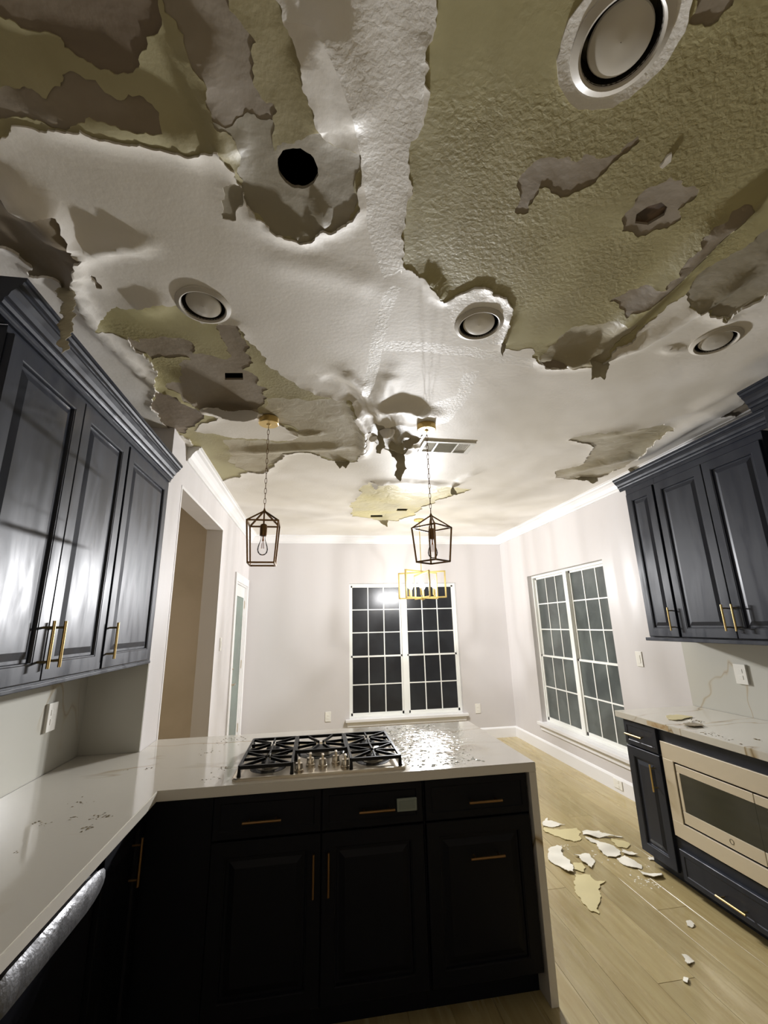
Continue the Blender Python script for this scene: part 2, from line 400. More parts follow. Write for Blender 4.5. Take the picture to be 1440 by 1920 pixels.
P['brown6'] = [(240,628),(262,640),(262,632),(300,628),(330,631),(345,632),(364,645),(362,660),(400,664),(428,670),(432,662),(424,655),(422,640),(412,622),(405,612),(412,603),(430,604),(450,610),(462,640),(475,678),(455,690),(480,702),(483,720),(503,728),(492,738),(500,745),(490,775),(430,765),(375,765),(340,740),(310,720),(312,716),(340,715),(342,700),(335,680),(358,672),(355,668),(330,667),(285,672),(275,660),(255,655),(245,640)]
P['grey2'] = [(500,745),(560,745),(610,745),(650,750),(664,765),(668,790),(688,815),(685,830),(672,863),(625,862),(600,852),(560,843),(530,848),(515,865),(495,885),(465,882),(430,865),(430,840),(420,822),(540,826),(562,815),(560,805),(520,790),(490,775)]
P['dark3'] = [(298,728),(340,748),(385,772),(372,790),(345,812),(330,806),(300,780),(286,750)]
P['white1'] = [(375,765),(400,762),(440,765),(485,772),(520,790),(557,807),(560,815),(540,824),(480,820),(410,812),(365,806),(380,790),(410,781),(400,777)]
P['grey3'] = [(690,800),(705,790),(722,800),(760,795),(790,800),(786,822),(765,838),(742,842),(716,838),(700,825)]
P['yellow1'] = [(690,900),(720,905),(760,903),(820,908),(850,910),(884,915),(850,925),(820,935),(790,950),(775,965),(745,975),(700,973),(660,966),(656,945),(676,925),(680,908)]
P['grey4'] = [(693,898),(720,902),(705,917)]
P['olive3'] = [(835,-60),(818,40),(797,90),(795,150),(806,165),(800,200),(790,235),(770,260),(766,290),(768,310),(760,400),(752,440),(755,490),(775,507),(800,520),(822,545),(832,562),(850,555),(870,545),(890,535),(915,537),(925,550),(950,555),(960,580),(950,620),(945,650),(965,655),(1000,652),(1010,677),(1050,688),(1100,680),(1140,660),(1155,645),(1190,630),(1215,600),(1250,570),(1285,549),(1290,570),(1310,575),(1325,572),(1335,590),(1355,590),(1362,600),(1375,585),(1410,565),(1440,545),(1520,500),(1560,300),(1530,-60)]
P['brown7'] = [(965,395),(968,345),(990,310),(1000,300),(1030,290),(1065,288),(1080,300),(1095,285),(1130,292),(1160,285),(1195,250),(1197,262),(1150,300),(1120,330),(1090,352),(1065,365),(1040,360),(1010,350),(1000,370),(990,395),(970,398)]
P['brown8'] = [(1165,430),(1165,405),(1190,370),(1220,345),(1255,328),(1280,345),(1310,350),(1305,365),(1270,390),(1275,400),(1275,408),(1250,425),(1195,442)]
P['brown9'] = [(1295,-30),(1390,-30),(1345,35),(1330,45),(1315,40),(1290,40)]
P['fold_shade'] = [(1400,370),(1345,405),(1300,455),(1270,495),(1245,522),(1180,540),(1142,563),(1160,570),(1172,583),(1230,547),(1265,530),(1300,490),(1350,440),(1412,385)]  # brown strip painted for the shade under the sagging fold
P['brown11'] = [(1020,660),(1045,640),(1070,612),(1100,605),(1140,598),(1190,600),(1182,620),(1145,648),(1100,680),(1050,688),(1012,678)]
P['grey5'] = [(1285,549),(1310,510),(1340,490),(1380,468),(1440,425),(1530,380),(1520,500),(1440,545),(1410,565),(1375,585),(1362,600),(1355,590),(1335,590),(1325,572),(1310,575),(1290,570)]
P['white2'] = [(1235,305),(1250,285),(1258,280),(1256,295),(1240,308)]
P['tan1'] = [(1065,822),(1120,808),(1165,803),(1215,795),(1245,790),(1262,803),(1240,815),(1210,840),(1180,868),(1160,878),(1130,890),(1100,897),(1070,897),(1042,893),(1040,882),(1062,875),(1085,870),(1100,855),(1108,832)]
P['brown12'] = [(1350,778),(1395,745),(1435,755),(1430,765),(1380,780)]
P['olive4'] = [(848,915),(884,916),(852,926)]
P['text1'] = [(735,530),(752,534),(742,560),(728,600),(720,640),(712,680),(703,715),(690,740),(678,735),(688,690),(695,640),(708,590),(718,545)]
P['text2'] = [(722,638),(800,640),(900,650),(1000,672),(1000,690),(900,670),(800,658),(718,655)]
P['text3'] = [(500,-40),(835,-60),(818,40),(797,90),(795,150),(790,235),(766,290),(760,400),(752,490),(760,500),(720,520),(690,430),(680,330),(676,282),(660,200),(620,90),(590,40),(530,30)]
P['text4'] = [(842,590),(832,562),(850,555),(870,545),(890,535),(915,537),(925,550),(950,555),(960,580),(950,620),(940,645),(900,640),(860,625)]
P['text5'] = [(855,740),(868,700),(900,690),(880,740),(840,790),(800,800),(770,770)]
# (polygon, material, level above the white coat's underside)
REG = [('text3', M_ceil_t, 0), ('text1', M_ceil_t, 0), ('text2', M_ceil_t, 0), ('text5', M_ceil_t, 0),
       ('olive1', M_olive_s, .003), ('dark1', M_dark, .006), ('brown2', M_brown, .006), ('dark2', M_brown, .006), ('grey1', M_grey, .0045),
       ('brown3', M_brown, .005), ('brown4', M_brown, .004), ('brown5', M_grey, .004),
       ('olive2', M_olive, .003), ('brown6', M_brown, .006), ('grey2', M_tan, .0045), ('dark3', M_dark, .006), ('white1', M_ceil, 0),
       ('grey3', M_grey, .004), ('yellow1', M_yellow, .003), ('grey4', M_grey, .004),
       ('olive3', M_olive, .003), ('brown7', M_brown, .006), ('brown8', M_brown, .006), ('brown9', M_brown, .006), ('grey5', M_grey, .0045),
       ('fold_shade', M_brown, .005), ('brown11', M_tan, .005), ('white2', M_ceil, 0), ('text4', M_ceil_t, 0),
       ('tan1', M_tan, .004), ('brown12', M_brown, .004)]
CANS = [(-.47, 1.575), (.69, 1.545), (1.862, 1.52), (.663, .585)]
polys = []
for i, (n, m, lv) in enumerate(REG):
    amp = 0.03 if n.startswith('text') else 0.2
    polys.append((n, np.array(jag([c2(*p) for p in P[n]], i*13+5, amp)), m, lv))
polys.append(('ring', np.array(circ(.663, .585, .135, 48, .004)), M_ceil_t, 0))
HOLES = [np.array(circ(-.072, .975, .058, 36, .002)), np.array([(c2(*p)) for p in [(1190,417),(1193,400),(1215,385),(1240,378),(1252,388),(1245,402),(1215,420)]])]
for c in CANS: HOLES.append(np.array(circ(c[0], c[1], .088, 40)))
for r in ([(421,698),(455,698),(456,711),(422,711)], [(695,965),(717,965),(717,969),(695,969)], [(745,953),(765,953),(762,957),(743,957)]):
    HOLES.append(np.array([c2(*p) for p in r]))

def inside(pts, poly):
    x, y = pts[:, 0], pts[:, 1]; c = np.zeros(len(pts), bool)
    bx = (x >= poly[:, 0].min()) & (x <= poly[:, 0].max()) & (y >= poly[:, 1].min()) & (y <= poly[:, 1].max())
    idx = np.nonzero(bx)[0]
    if not len(idx): return c
    xs, ys = x[idx], y[idx]; r = np.zeros(len(idx), bool)
    j = len(poly)-1
    for i in range(len(poly)):
        xi, yi = poly[i]; xj, yj = poly[j]
        if yi != yj:
            t = ((yi > ys) != (yj > ys)) & (xs < (xj-xi)*(ys-yi)/(yj-yi)+xi); r ^= t
        j = i
    c[idx] = r; return c

# sag: (pixel polyline, width m, amplitude m (+ = hangs lower))
SAG = [([(345,40),(385,130),(412,230),(440,300)], .045, .035), ([(600,0),(640,120),(672,250)], .05, .03), ([(560,60),(590,190),(610,250)], .03, .02),
       ([(150,470),(210,455),(280,453)], .03, .030), ([(0,345),(70,385),(140,470)], .06, .05), ([(145,480),(140,540),(170,590)], .025, .03),
       ([(134,562),(200,632),(295,722),(380,768)], .028, .022), ([(250,575),(330,560)], .05, .02),
       ([(385,768),(440,768),(495,780)], .03, .035), ([(540,808),(570,812),(610,810)], .02, .02),
       ([(440,845),(560,838),(660,835)], .05, .03), ([(660,755),(685,800),(680,855)], .035, .04),
       ([(600,700),(650,730),(690,765)], .05, -.02), ([(690,770),(672,720),(640,690)], .035, .022), ([(700,770),(720,730),(735,690)], .05, .018),
       ([(700,765),(760,760),(810,775)], .05, .045), ([(735,800),(750,835),(765,850)], .03, .04), ([(735,830),(800,838)], .02, .02),
       ([(1440,350),(1340,425),(1270,500),(1210,560),(1130,640)], .05, .05), ([(1440,480),(1330,560),(1200,640),(1110,672),(1020,670)], .04, .035),
       ([(1050,680),(1100,660),(1140,640)], .03, .03), ([(690,902),(760,900),(850,908)], .05, .03), ([(850,910),(870,895),(900,880)], .04, .02),
       ([(1045,890),(1110,870),(1200,850),(1300,790),(1440,720)], .07, .035), ([(1100,820),(1200,800),(1300,765),(1440,690)], .06, .02),
       ([(460,385),(520,430),(590,440)], .03, .02), ([(600,380),(606,425)], .02, .02), ([(20,180),(160,220),(300,235),(400,275)], .05, .03),
       ([(640,960),(560,975),(480,985)], .12, .012), ([(900,950),(1000,930),(1100,920)], .15, .012), ([(660,940),(560,930),(480,900)], .12, .01),
       ([(820,960),(900,985),(960,990)], .10, .012), ([(900,560),(960,600),(945,650)], .02, .012), ([(800,510),(835,560)], .02, .02),
       ([(480,480),(600,500),(720,540)], .06, .008), ([(1290,655),(1240,650)], .02, .012)]
SAGW = [(np.array([c2(*p) for p in pl]), w, a) for pl, w, a in SAG]
def keep_inside(v2, fo, pl):
    fa = np.array([tuple(f) for f in fo]); return [tuple(int(q) for q in f) for f in fa[inside(v2[fa].mean(1), pl)]]
def segdist(pts, a, b):
    d = b-a; L2 = d @ d + 1e-12; t = np.clip(((pts-a) @ d)/L2, 0, 1); q = a+t[:, None]*d
    return np.hypot(*(pts-q).T), t
def wavy(p, s, seed):
    r = np.random.default_rng(seed); o = np.zeros(len(p))
    for k in range(7):
        an = r.uniform(0, 2*math.pi); f = s*r.uniform(.6, 1.8); o += np.sin((p[:, 0]*math.cos(an)+p[:, 1]*math.sin(an))*f+r.uniform(0, 6.28))
    return o/7
def sag(p):
    z = np.zeros(len(p))
    for pl, w, a in SAGW:
        best = np.full(len(p), 9.0); tt = np.zeros(len(p)); n = len(pl)-1
        for i in range(n):
            d, t = segdist(p, pl[i], pl[i+1]); m = d < best; best[m] = d[m]; tt[m] = (i+t[m])/n
        taper = np.clip(np.minimum(tt, 1-tt)*6, 0.35, 1)
        z = z + a*taper*np.exp(-(best/w)**2)*np.where(best < w*4, 1, 0)
    z += .006*(.5+.5*wavy(p, 4.0, 3)) + .0015*wavy(p, 22.0, 4)
    edge = np.clip(np.minimum.reduce([p[:, 0]-(XL+.09), (XR-.09)-p[:, 0], YB-.09-p[:, 1]])*8, 0, 1)
    edge = np.where(p[:, 1] < YRET, np.clip(((XR-.09)-p[:, 0])*8, 0, 1), edge)
    for cx, cy in CANS: edge = edge*np.clip((np.hypot(p[:, 0]-cx, p[:, 1]-cy)-.08)*10, .0, 1)
    for cx, cy in ((-.31, 2.56), (.70, 2.54), (.93, 2.86)): edge = edge*np.clip((np.hypot(p[:, 0]-cx, p[:, 1]-cy)-.03)*14, .1, 1)
    return z*edge

def build_ceiling():
    X0, X1, Y0, Y1 = XK-.12, XR+.14, -.3, YB+.14
    pts = []; edges = []
    def loop(pl):
        k = len(pts); n = len(pl)
        pts.extend([tuple(q) for q in pl]); edges.extend([(k+i, k+(i+1) % n) for i in range(n)])
    for n, pl, m, lv in polys:
        q = pl.copy(); q[:, 1] = np.maximum(q[:, 1], Y0+.02); q[:, 0] = np.clip(q[:, 0], X0+.01, X1-.01); loop(q)
    for h in HOLES: loop(h)
    nb = np.array(pts)
    loop(np.array([(X0, Y0), (X1, Y0), (X1, Y1), (X0, Y1)]))
    gp = []
    for (ya, yb, s) in ((Y0+.03, 3.2, .026), (3.2, Y1-.02, .042)):
        gx, gy = np.meshgrid(np.arange(X0+.02, X1-.01, s), np.arange(ya, yb, s))
        g = np.stack([gx.ravel(), gy.ravel()], 1) + RNG.uniform(-.3, .3, (gx.size, 2))*s; gp.append(g)
    g = np.concatenate(gp)
    cell = .011; key = lambda a: set(map(tuple, np.floor(a/cell).astype(int)))
    occ = key(nb); kk = np.floor(g/cell).astype(int)
    keep = np.array([tuple(q) not in occ for q in kk]); g = g[keep]
    pts += [tuple(q) for q in g]
    vo, eo, fo, _, _, _ = delaunay_2d_cdt([Vector(p) for p in pts], edges, [], 0, 1e-6, False)
    V = np.array([tuple(v) for v in vo]); Fc = np.array([tuple(f) for f in fo])
    C = V[Fc].mean(1)
    rid = np.full(len(Fc), -1)
    for i, (n, pl, m, lv) in enumerate(polys): rid[inside(C, pl)] = i
    for h in HOLES: rid[inside(C, h)] = -2
    zs = sag(V)
    # distance of white vertices from the peeled edges: the coat curls down there
    bpts = np.concatenate([pl for n, pl, m, lv in polys if not n.startswith('text')])
    curl = np.zeros(len(V)); wn = np.clip(.5+1.3*wavy(V, 9, 11), 0, 1)
    for s in range(0, len(V), 2000):
        d = np.sqrt(((V[s:s+2000, None, :]-bpts[None])**2).sum(2)).min(1); curl[s:s+2000] = np.exp(-(d/.018)**2)
    regions = {-1: ('ceiling', M_ceil, 0.0)}
    for i, (n, pl, m, lv) in enumerate(polys): regions[i] = (n, m, lv)
    main = None
    for r, (n, m, lv) in sorted(regions.items()):
        fs = Fc[rid == r]
        if not len(fs): continue
        used = np.unique(fs); mp = {int(u): i for i, u in enumerate(used)}
        white = m in (M_ceil, M_ceil_t)
        dz = zs[used] + (curl[used]*.009*wn[used] if white else curl[used]*.002)
        vz = H - .006 + lv - dz
        verts = [(V[u, 0], V[u, 1], z) for u, z in zip(used, vz)]
        faces = [tuple(mp[int(q)] for q in f[::-1]) for f in fs]
        # rim: raise the outline back up to the board
        cnt = {}
        for f in faces:
            for a, b in ((f[0], f[1]), (f[1], f[2]), (f[2], f[0])):
                cnt[(a, b)] = 1
        rim = [(a, b) for (a, b) in cnt if (b, a) not in cnt]
        nv = len(verts); up = {}
        for a, b in rim:
            for q in (a, b):
                if q not in up: up[q] = len(verts); verts.append((verts[q][0], verts[q][1], verts[q][2]+.012+(curl[used[q]]*.004)))
        rimf = [(b, a, up[a], up[b]) for a, b in rim]
        nm = 'ceiling' if r == -1 else ('paint_patch' if white else 'peeled_or_shade_patch')
        o = ob(nm, verts, faces+rimf, m)
        sm = [True]*len(faces)+[False]*len(rimf); o.data.polygons.foreach_set('use_smooth', sm)
        # rim verts share the smooth verts: split them so the shading stays flat there
        bm = bmesh.new(); bm.from_mesh(o.data); bm.faces.ensure_lookup_table()
        ed = [e for e in bm.edges if len(e.link_faces) == 2 and (e.link_faces[0].smooth != e.link_faces[1].smooth)]
        bmesh.ops.split_edges(bm, edges=ed); bm.to_mesh(o.data); bm.free()
        if r == -1: main = o; o['kind'] = 'structure'
        else: o.parent = main
    return main
CEIL = build_ceiling()
MB().box(XK-.12, XR+.14, YREAR-.12, -.3, H-.006, H+.05).build('ceiling_living_room', M_ceil, kind='structure')
# dark attic over the holes
ac = MB(); ac.box(XK-.12, XR+.14, -.3, YB+.14, H+.22, H+.26)
for x0, x1, y0, y1 in ((XK-.14, XK-.12, -.3, YB+.14), (XR+.14, XR+.16, -.3, YB+.14), (XK-.12, XR+.14, -.32, -.3), (XK-.12, XR+.14, YB+.14, YB+.16)):
    ac.box(x0, x1, y0, y1, H+.0, H+.26)
ac.build('ceiling_attic', M_black, kind='structure')

hb_ = hit('z', H, 1225, 398); MB().lathe((hb_[0], hb_[1], H+.006), [(.11, 0), (.11, .003)], 24).build('hole_backing', mat('wet_gypsum', (104, 84, 66), .6, rgb2=(70, 56, 44), cscale=30, coord='World'), CEIL)
# flaps of paper hanging from the ceiling
def flap(poly, anchor, m=M_flap, tilt=0.0, curl=.015, seed=1, th=.0018, lift=.0, thick_amp=.12):
    """poly in picture points, laid on a steep plane that meets the ceiling at 'anchor' and leans by tilt"""
    ax, ay = c2(*anchor); out = []
    for px, py in poly:
        r = ray(px, py)      # plane: (y - ay) = tilt*(H - z)
        t = (ay + tilt*(H-CAM[2]) - CAM[1])/(r[1]+tilt*r[2]); p = CAM+r*t
        out.append((p[0], p[2]))
    pl = np.array(jag(out, seed, thick_amp, .012)); x0, z0 = pl.min(0); x1, z1 = pl.max(0)
    gx, gz = np.meshgrid(np.arange(x0, x1, .012), np.arange(z0, z1, .012)); g = np.stack([gx.ravel(), gz.ravel()], 1)
    g = g[inside(g, pl)] if len(g) else g
    k = len(pl); pts = [Vector(p) for p in pl]+[Vector(p) for p in g]
    vo, _, fo, _, _, _ = delaunay_2d_cdt(pts, [(i, (i+1) % k) for i in range(k)], [], 0, 1e-6, False)
    v2 = np.array([tuple(q) for q in vo]); fo = keep_inside(v2, fo, pl); w = wavy(v2, 26, seed)
    s = (z1-v2[:, 1])/(z1-z0+1e-6)
    y = ay + tilt*(H-v2[:, 1]) + curl*np.sin(s*2.6)*(.4+s) + w*.006
    up = np.minimum(v2[:, 1]+lift, H-.002)
    top = [(a, b, c) for a, b, c in zip(v2[:, 0], y, up)]; bot = [(a, b+th, c) for a, b, c in top]
    n = len(top); fs = [tuple(f) for f in fo]; cnt = set()
    for f in fs:
        for i in range(len(f)): cnt.add((f[i], f[(i+1) % len(f)]))
    faces = fs+[tuple(q+n for q in f[::-1]) for f in fs]+[(b, a, a+n, b+n) for a, b in cnt if (b, a) not in cnt]
    o = ob('hanging_flap', top+bot, faces, m, CEIL, True)
    return o
flap([(112,536),(136,536),(133,580),(128,620),(127,645),(112,660),(105,645),(108,615),(111,575)], (124, 538), M_flap, -.75, .01, 3)
flap([(1010,677),(1040,672),(1080,674),(1112,668),(1142,650),(1112,674),(1085,686),(1050,692),(1025,690)], (1080, 672), M_brown, .3, .0, 4)
flap([(1108,672),(1125,662),(1144,648),(1141,668),(1146,682),(1140,697),(1136,710),(1128,704),(1118,706),(1109,711),(1112,695)], (1125, 664), M_flap, .1, .012, 5)
flap([(941,640),(948,640),(948,655),(944,668),(940,655)], (945, 641), M_grey, .05, .005, 6)
flap([(1356,590),(1374,585),(1364,602)], (1364, 590), M_flap, .05, .004, 7)
flap([(1068,895),(1095,893),(1122,888),(1122,902),(1112,907),(1100,900),(1085,899)], (1095, 893), M_flap, .2, .004, 8)
flap([(626,860),(640,864),(658,863),(652,872),(648,878),(642,873),(637,879),(632,872)], (642, 863), M_flap, .05, .006, 9)
flap([(708,806),(720,808),(721,828),(723,838),(716,842),(714,850),(706,848),(705,838),(710,832),(707,820)], (714, 806), M_flap, .1, .01, 10)
flap([(727,836),(740,842),(757,846),(760,868),(764,877),(751,902),(740,890),(744,880),(745,864),(735,855)], (742, 838), M_flap, .1, .016, 11)
flap([(728,836),(735,822),(748,820),(758,832),(757,849),(745,848),(733,842)], (744, 822), M_flap, .6, .01, 12)
flap([(758,836),(765,842),(785,828),(790,822),(788,818),(770,820),(755,825)], (775, 820), M_grey, .9, .01, 13)
flap([(848,908),(852,916),(858,928),(846,927),(846,917)], (849, 909), M_flap, .1, .004, 14)
flap([(707,975),(728,973),(727,988)], (716, 974), M_tan, .1, .003, 15)
flap([(1355,800),(1372,797),(1370,806),(1372,818),(1364,812)], (1364, 798), M_scrapt, -.9, .004, 16)
flap([(1178,880),(1200,872),(1190,886),(1182,885)], (1188, 876), M_tan, .1, .004, 17)
flap([(372,768),(400,763),(440,765),(484,773),(482,782),(456,790),(430,787),(405,778)], (430, 765), M_ceil, -.5, .01, 18)
flap([(455,240),(460,236),(512,188),(520,205),(512,226),(511,215),(490,200)], (500, 205), M_brown, .5, .01, 19) if False else None
# soft bulge of plaster by the second pendant
def bulge(px, py, rx, ry, dz, seed):
    cx, cy = c2(px, py); v = []; f = []; n = 28; rg = 8; r_ = np.random.default_rng(seed); ph = r_.uniform(0, 6, 4)
    for i in range(rg+1):
        t = i/rg
        for k in range(n):
            a = 2*math.pi*k/n; w = 1+.14*math.sin(2*a+ph[0])+.08*math.sin(3*a+ph[1])+.05*math.sin(5*a+ph[2])
            v.append((cx+rx*w*t*math.cos(a), cy+ry*w*t*math.sin(a), H-.008-dz*(1-t**2.4)*(1+.1*math.sin(4*a+ph[3])*t)))
    for i in range(rg):
        for k in range(n): f.append((i*n+k, i*n+(k+1) % n, (i+1)*n+(k+1) % n, (i+1)*n+k))
    f.append(tuple(range(n)))
    ob('paint_blister', v, f, M_ceil, CEIL, True)
bulge(727, 806, .055, .05, .055, 1); bulge(698, 818, .035, .03, .035, 2)

# ------------------------------------------------------------------ windows
def window(name, axis, opening, plane, sgn, mpane, kind_label):
    """axis 'y': window in the back wall (u = x, outward +y); 'x': right wall (u = y, outward +x)"""
    u0, u1, z0, z1 = opening
    def B(b, a0, a1, d0, d1, c0, c1):
        if axis == 'y': b.box(a0, a1, plane+d0, plane+d1, c0, c1)
        else: b.box(plane+d0, plane+d1, a0, a1, c0, c1)
    root = MB(); fw = .028; d = .062
    B(root, u0+.0008, u0+fw, d, d+.07, z0+fw, z1-fw); B(root, u1-fw, u1-.0008, d, d+.07, z0+fw, z1-fw)
    B(root, u0+.0008, u1-.0008, d, d+.07, z1-fw, z1-.0008); B(root, u0+.0008, u1-.0008, d, d+.07, z0+.0045, z0+fw)
    um = (u0+u1)/2; B(root, um-.035, um+.035, d-.004, d+.07, z0+fw, z1-fw)
    w = root.build(name, M_win_f, kind='structure')
    zm = 1.115
    for a0, a1 in ((u0+fw, um-.035), (um+.035, u1-fw)):
        for (c0, c1, rows, off) in ((z0+fw, zm+.02, 2, .012), (zm-.02, z1-fw, 3, .034)):
            s = MB(); r = .022; dd = d+off
            B(s, a0, a0+r, dd, dd+.022, c0, c1); B(s, a1-r, a1, dd, dd+.022, c0, c1)
            B(s, a0, a1, dd, dd+.022, c0, c0+r+.012); B(s, a0, a1, dd, dd+.022, c1-r, c1)
            sash = s.build('sash', M_win_f, w)
            g0, g1, h0, h1 = a0+r, a1-r, c0+r+.012, c1-r
            for i in (1, 2):
                q = g0+(g1-g0)*i/3; b = MB(); B(b, q-.007, q+.007, dd+.004, dd+.014, h0, h1); b.build('muntin', M_win_f, sash)
            for j in range(1, rows):
                q = h0+(h1-h0)*j/rows; b = MB(); B(b, g0, g1, dd+.003, dd+.013, q-.007, q+.007); b.build('muntin', M_win_f, sash)
            for i in range(3):
                for j in range(rows):
                    b = MB(); e = .0075 
                    B(b, g0+(g1-g0)*i/3+(e if i else 0), g0+(g1-g0)*(i+1)/3-(e if i < 2 else 0), dd+.009, dd+.013,
                      h0+(h1-h0)*j/rows+(e if j else 0), h0+(h1-h0)*(j+1)/rows-(e if j < rows-1 else 0))
                    b.build('pane', mpane, sash)
    b = MB()
    if axis == 'y': b.box(u0-.055, u1+.055, plane-.045, plane-.0005, z0-.03, z0+.0035, .003); b.box(u0+.001, u1-.001, plane-.0005, plane+d, z0+.0002, z0+.0035); b.box(u0-.03, u1+.03, plane-.014, plane, z0-.09, z0-.03, .003)
    else: b.box(plane-.045, plane-.0005, u0-.055, u1+.055, z0-.03, z0+.0035, .003); b.box(plane-.0005, plane+d, u0+.001, u1-.001, z0+.0002, z0+.0035); b.box(plane-.014, plane, u0-.03, u1+.03, z0-.09, z0-.03, .003)
    b.build('sill', M_trim, w)
    return w
window('window_1', 'y', WB, YB, 1, M_pane, '')
window('window_2', 'x', WR, XR, 1, M_pane2, '')

# glazed door in the left wall
db = MB(); db.box(XL-.06, XL-.015, D0+.03, D1-.03, .01, DZ-.03)
d_ = db.build('door_1', M_door, kind='structure')
c = MB(); cw = .085
c.box(XL+.0005, XL+.018, D0-cw, D0+.01, 0, DZ-.011); c.box(XL+.0005, XL+.018, D1-.01, D1+cw, 0, DZ-.011); c.box(XL+.0005, XL+.018, D0-cw, D1+cw, DZ-.01, DZ+cw)
c.box(XL-.14, XL, D0+.0005, D0+.028, 0, DZ-.029); c.box(XL-.14, XL, D1-.028, D1-.0005, 0, DZ-.029); c.box(XL-.14, XL, D0+.0005, D1-.0005, DZ-.028, DZ-.0005)
c.build('door_casing', M_trim, d_)
b = MB()
gy0, gy1, gz0, gz1 = D0+.16, D1-.15, .27, 1.93
for q in ((gy0-.03, gy0, gz0-.03, gz1+.03), (gy1, gy1+.03, gz0-.03, gz1+.03), (gy0, gy1, gz1, gz1+.03), (gy0, gy1, gz0-.03, gz0)): b.box(XL-.016, XL-.005, *q)
b.build('glazing_bead', M_door, d_)
MB().box(XL-.0145, XL-.012, gy0, gy1, gz0, gz1).build('pane', M_dglass, d_)
RX = Matrix.Rotation(math.pi/2, 3, 'Y')
b = MB(); b.lathe((XL-.015, D0+.10, .93), [(.028, 0), (.028, .01), (.012, .012), (.012, .045)], 20, RX); b.box(XL+.022, XL+.034, D0+.09, D0+.21, .922, .938, .004)
b.build('lever_handle', M_steel, d_, True)
b = MB(); b.lathe((XL-.015, D0+.10, 1.10), [(.028, 0), (.026, .014), (.01, .016), (.01, .03)], 20, RX); b.build('deadbolt', M_steel, d_, True)
for z in (.35, 1.1, 1.85): MB().box(XL-.015, XL-.004, D1-.034, D1-.016, z-.05, z+.05).build('hinge', M_steel, d_)

# ------------------------------------------------------------------ cabinets
def panel(name, T, u0, u1, v0, v1, m, parent, flat=False):
    """framed front with a raised field; T(u, v, d) -> world, d = distance out from the carcass"""
    loops = [(0, 0), (0, .017), (.0025, .0195)]
    if not flat: loops += [(.055, .0195), (.0575, .0175), (.061, .0175), (.064, .009), (.074, .009), (.098, .0165)]
    else: loops += [(.028, .0195), (.032, .0165), (.036, .0165)]
    v = []; f = []
    for ins, d in loops:
        v += [T(u0+ins, v0+ins, d), T(u1-ins, v0+ins, d), T(u1-ins, v1-ins, d), T(u0+ins, v1-ins, d)]
    n = len(loops)
    for i in range(n-1):
        for k in range(4): f.append((i*4+k, i*4+(k+1) % 4, (i+1)*4+(k+1) % 4, (i+1)*4+k))
    f += [(0, 3, 2, 1), tuple(range((n-1)*4, n*4))]
    return MB().add(v, f).build(name, m, parent)
def pull(T, u, v, horiz, parent, m=M_brass, L=.155):
    b = MB(); h = L/2; r = .0055; o = .033; e = h-.012-.01
    a, c_ = ((u-h, v), (u+h, v)) if horiz else ((u, v-h), (u, v+h))
    b.tube([T(*a, .0195+o), T(*c_, .0195+o)], r, 10)
    for s in (-1, 1):
        p = (u+s*e, v) if horiz else (u, v+s*e)
        b.tube([T(*p, .0195), T(*p, .0195+o)], .0042, 8)
    return b.build('handle', m, parent, True)
CR = [(0, 0), (.010, 0), (.010, .010), (.014, .014), (.014, .022), (.022, .024), (.026, .034), (.026, .042), (.034, .046), (.040, .062), (.052, .074), (.056, .076), (.056, .084), (.064, .088), (.068, .098), (.074, .100), (.074, .112), (0, .112)]

# left wall cabinets
XF = -.928
TL = lambda u, v, d: (XF+d, u, v)
gL = 'dark navy wall cabinets on the left kitchen wall'
def unitL(y0, y1, label):
    t = thing('wall_cabinet', (XK+.01, (y0+y1)/2, 1.38), label, 'cabinet', gL)
    MB().box(XK+.008, XF, y0+.001, y1-.001, 1.385, 2.45).build('carcass', M_navy, t); return t
t = unitL(1.27, 2.125, 'dark navy two-door wall cabinet with paired brass pulls, nearest the camera at left')
for u0, u1, hu in ((1.275, 1.699, 1.668), (1.703, 2.118, 1.737)):
    d = panel('door', TL, u0, u1, 1.395, 2.425, M_navy, t); pull(TL, hu, 1.512, False, d)
rebase(t)
t = unitL(2.125, YRET-.009, 'dark navy single-door wall cabinet beside the white hall opening')
d = panel('door', TL, 2.135, 2.705, 1.395, 2.425, M_navy, t); pull(TL, 2.165, 1.51, False, d)
rebase(t)
b = MB(); b.prism(CR, lambda p, q, t: (XF+p, t, 2.45+q), 1.20, YRET-.009)
b.prism(CR, lambda p, q, t: (t, 1.27-p, 2.45+q), XK+.01, XF+.0)
tag(b.build('cabinet_crown', M_navy), 'stepped dark navy crown molding on top of the left wall cabinets', 'molding')
tag(MB().box(XF-.02, XF+.006, 1.27, YRET-.009, 1.370, 1.385, .003).build('light_rail', M_navy), 'thin navy rail under the left wall cabinets', 'molding')

# right wall cabinets
XG = 2.475
TR = lambda u, v, d: (XG-d, u, v)
def unitR(y0, y1, label):
    t = thing('wall_cabinet', (XR-.01, (y0+y1)/2, 1.42), label, 'cabinet', 'dark navy wall cabinets on the right wall')
    MB().box(XG, XR-.008, y0+.001, y1-.001, 1.415, 2.57).build('carcass', M_navy, t); return t
t = unitR(2.712, 3.015, 'narrow one-door navy wall cabinet at the window end of the right wall')
d = panel('door', TR, 2.720, 2.998, 1.424, 2.515, M_navy, t); pull(TR, 2.745, 1.545, False, d); rebase(t)
t = unitR(1.895, 2.712, 'wide two-door navy wall cabinet on the right wall with two brass pulls side by side')
for u0, u1, hu in ((2.296, 2.700, 2.328), (1.905, 2.291, 2.262)):
    d = panel('door', TR, u0, u1, 1.424, 2.515, M_navy, t); pull(TR, hu, 1.545, False, d)
rebase(t)
b = MB(); b.prism([(p*.82, q*.86) for p, q in CR], lambda p, q, t: (XG-p, t, 2.565+q), 1.76, 3.015+.055)
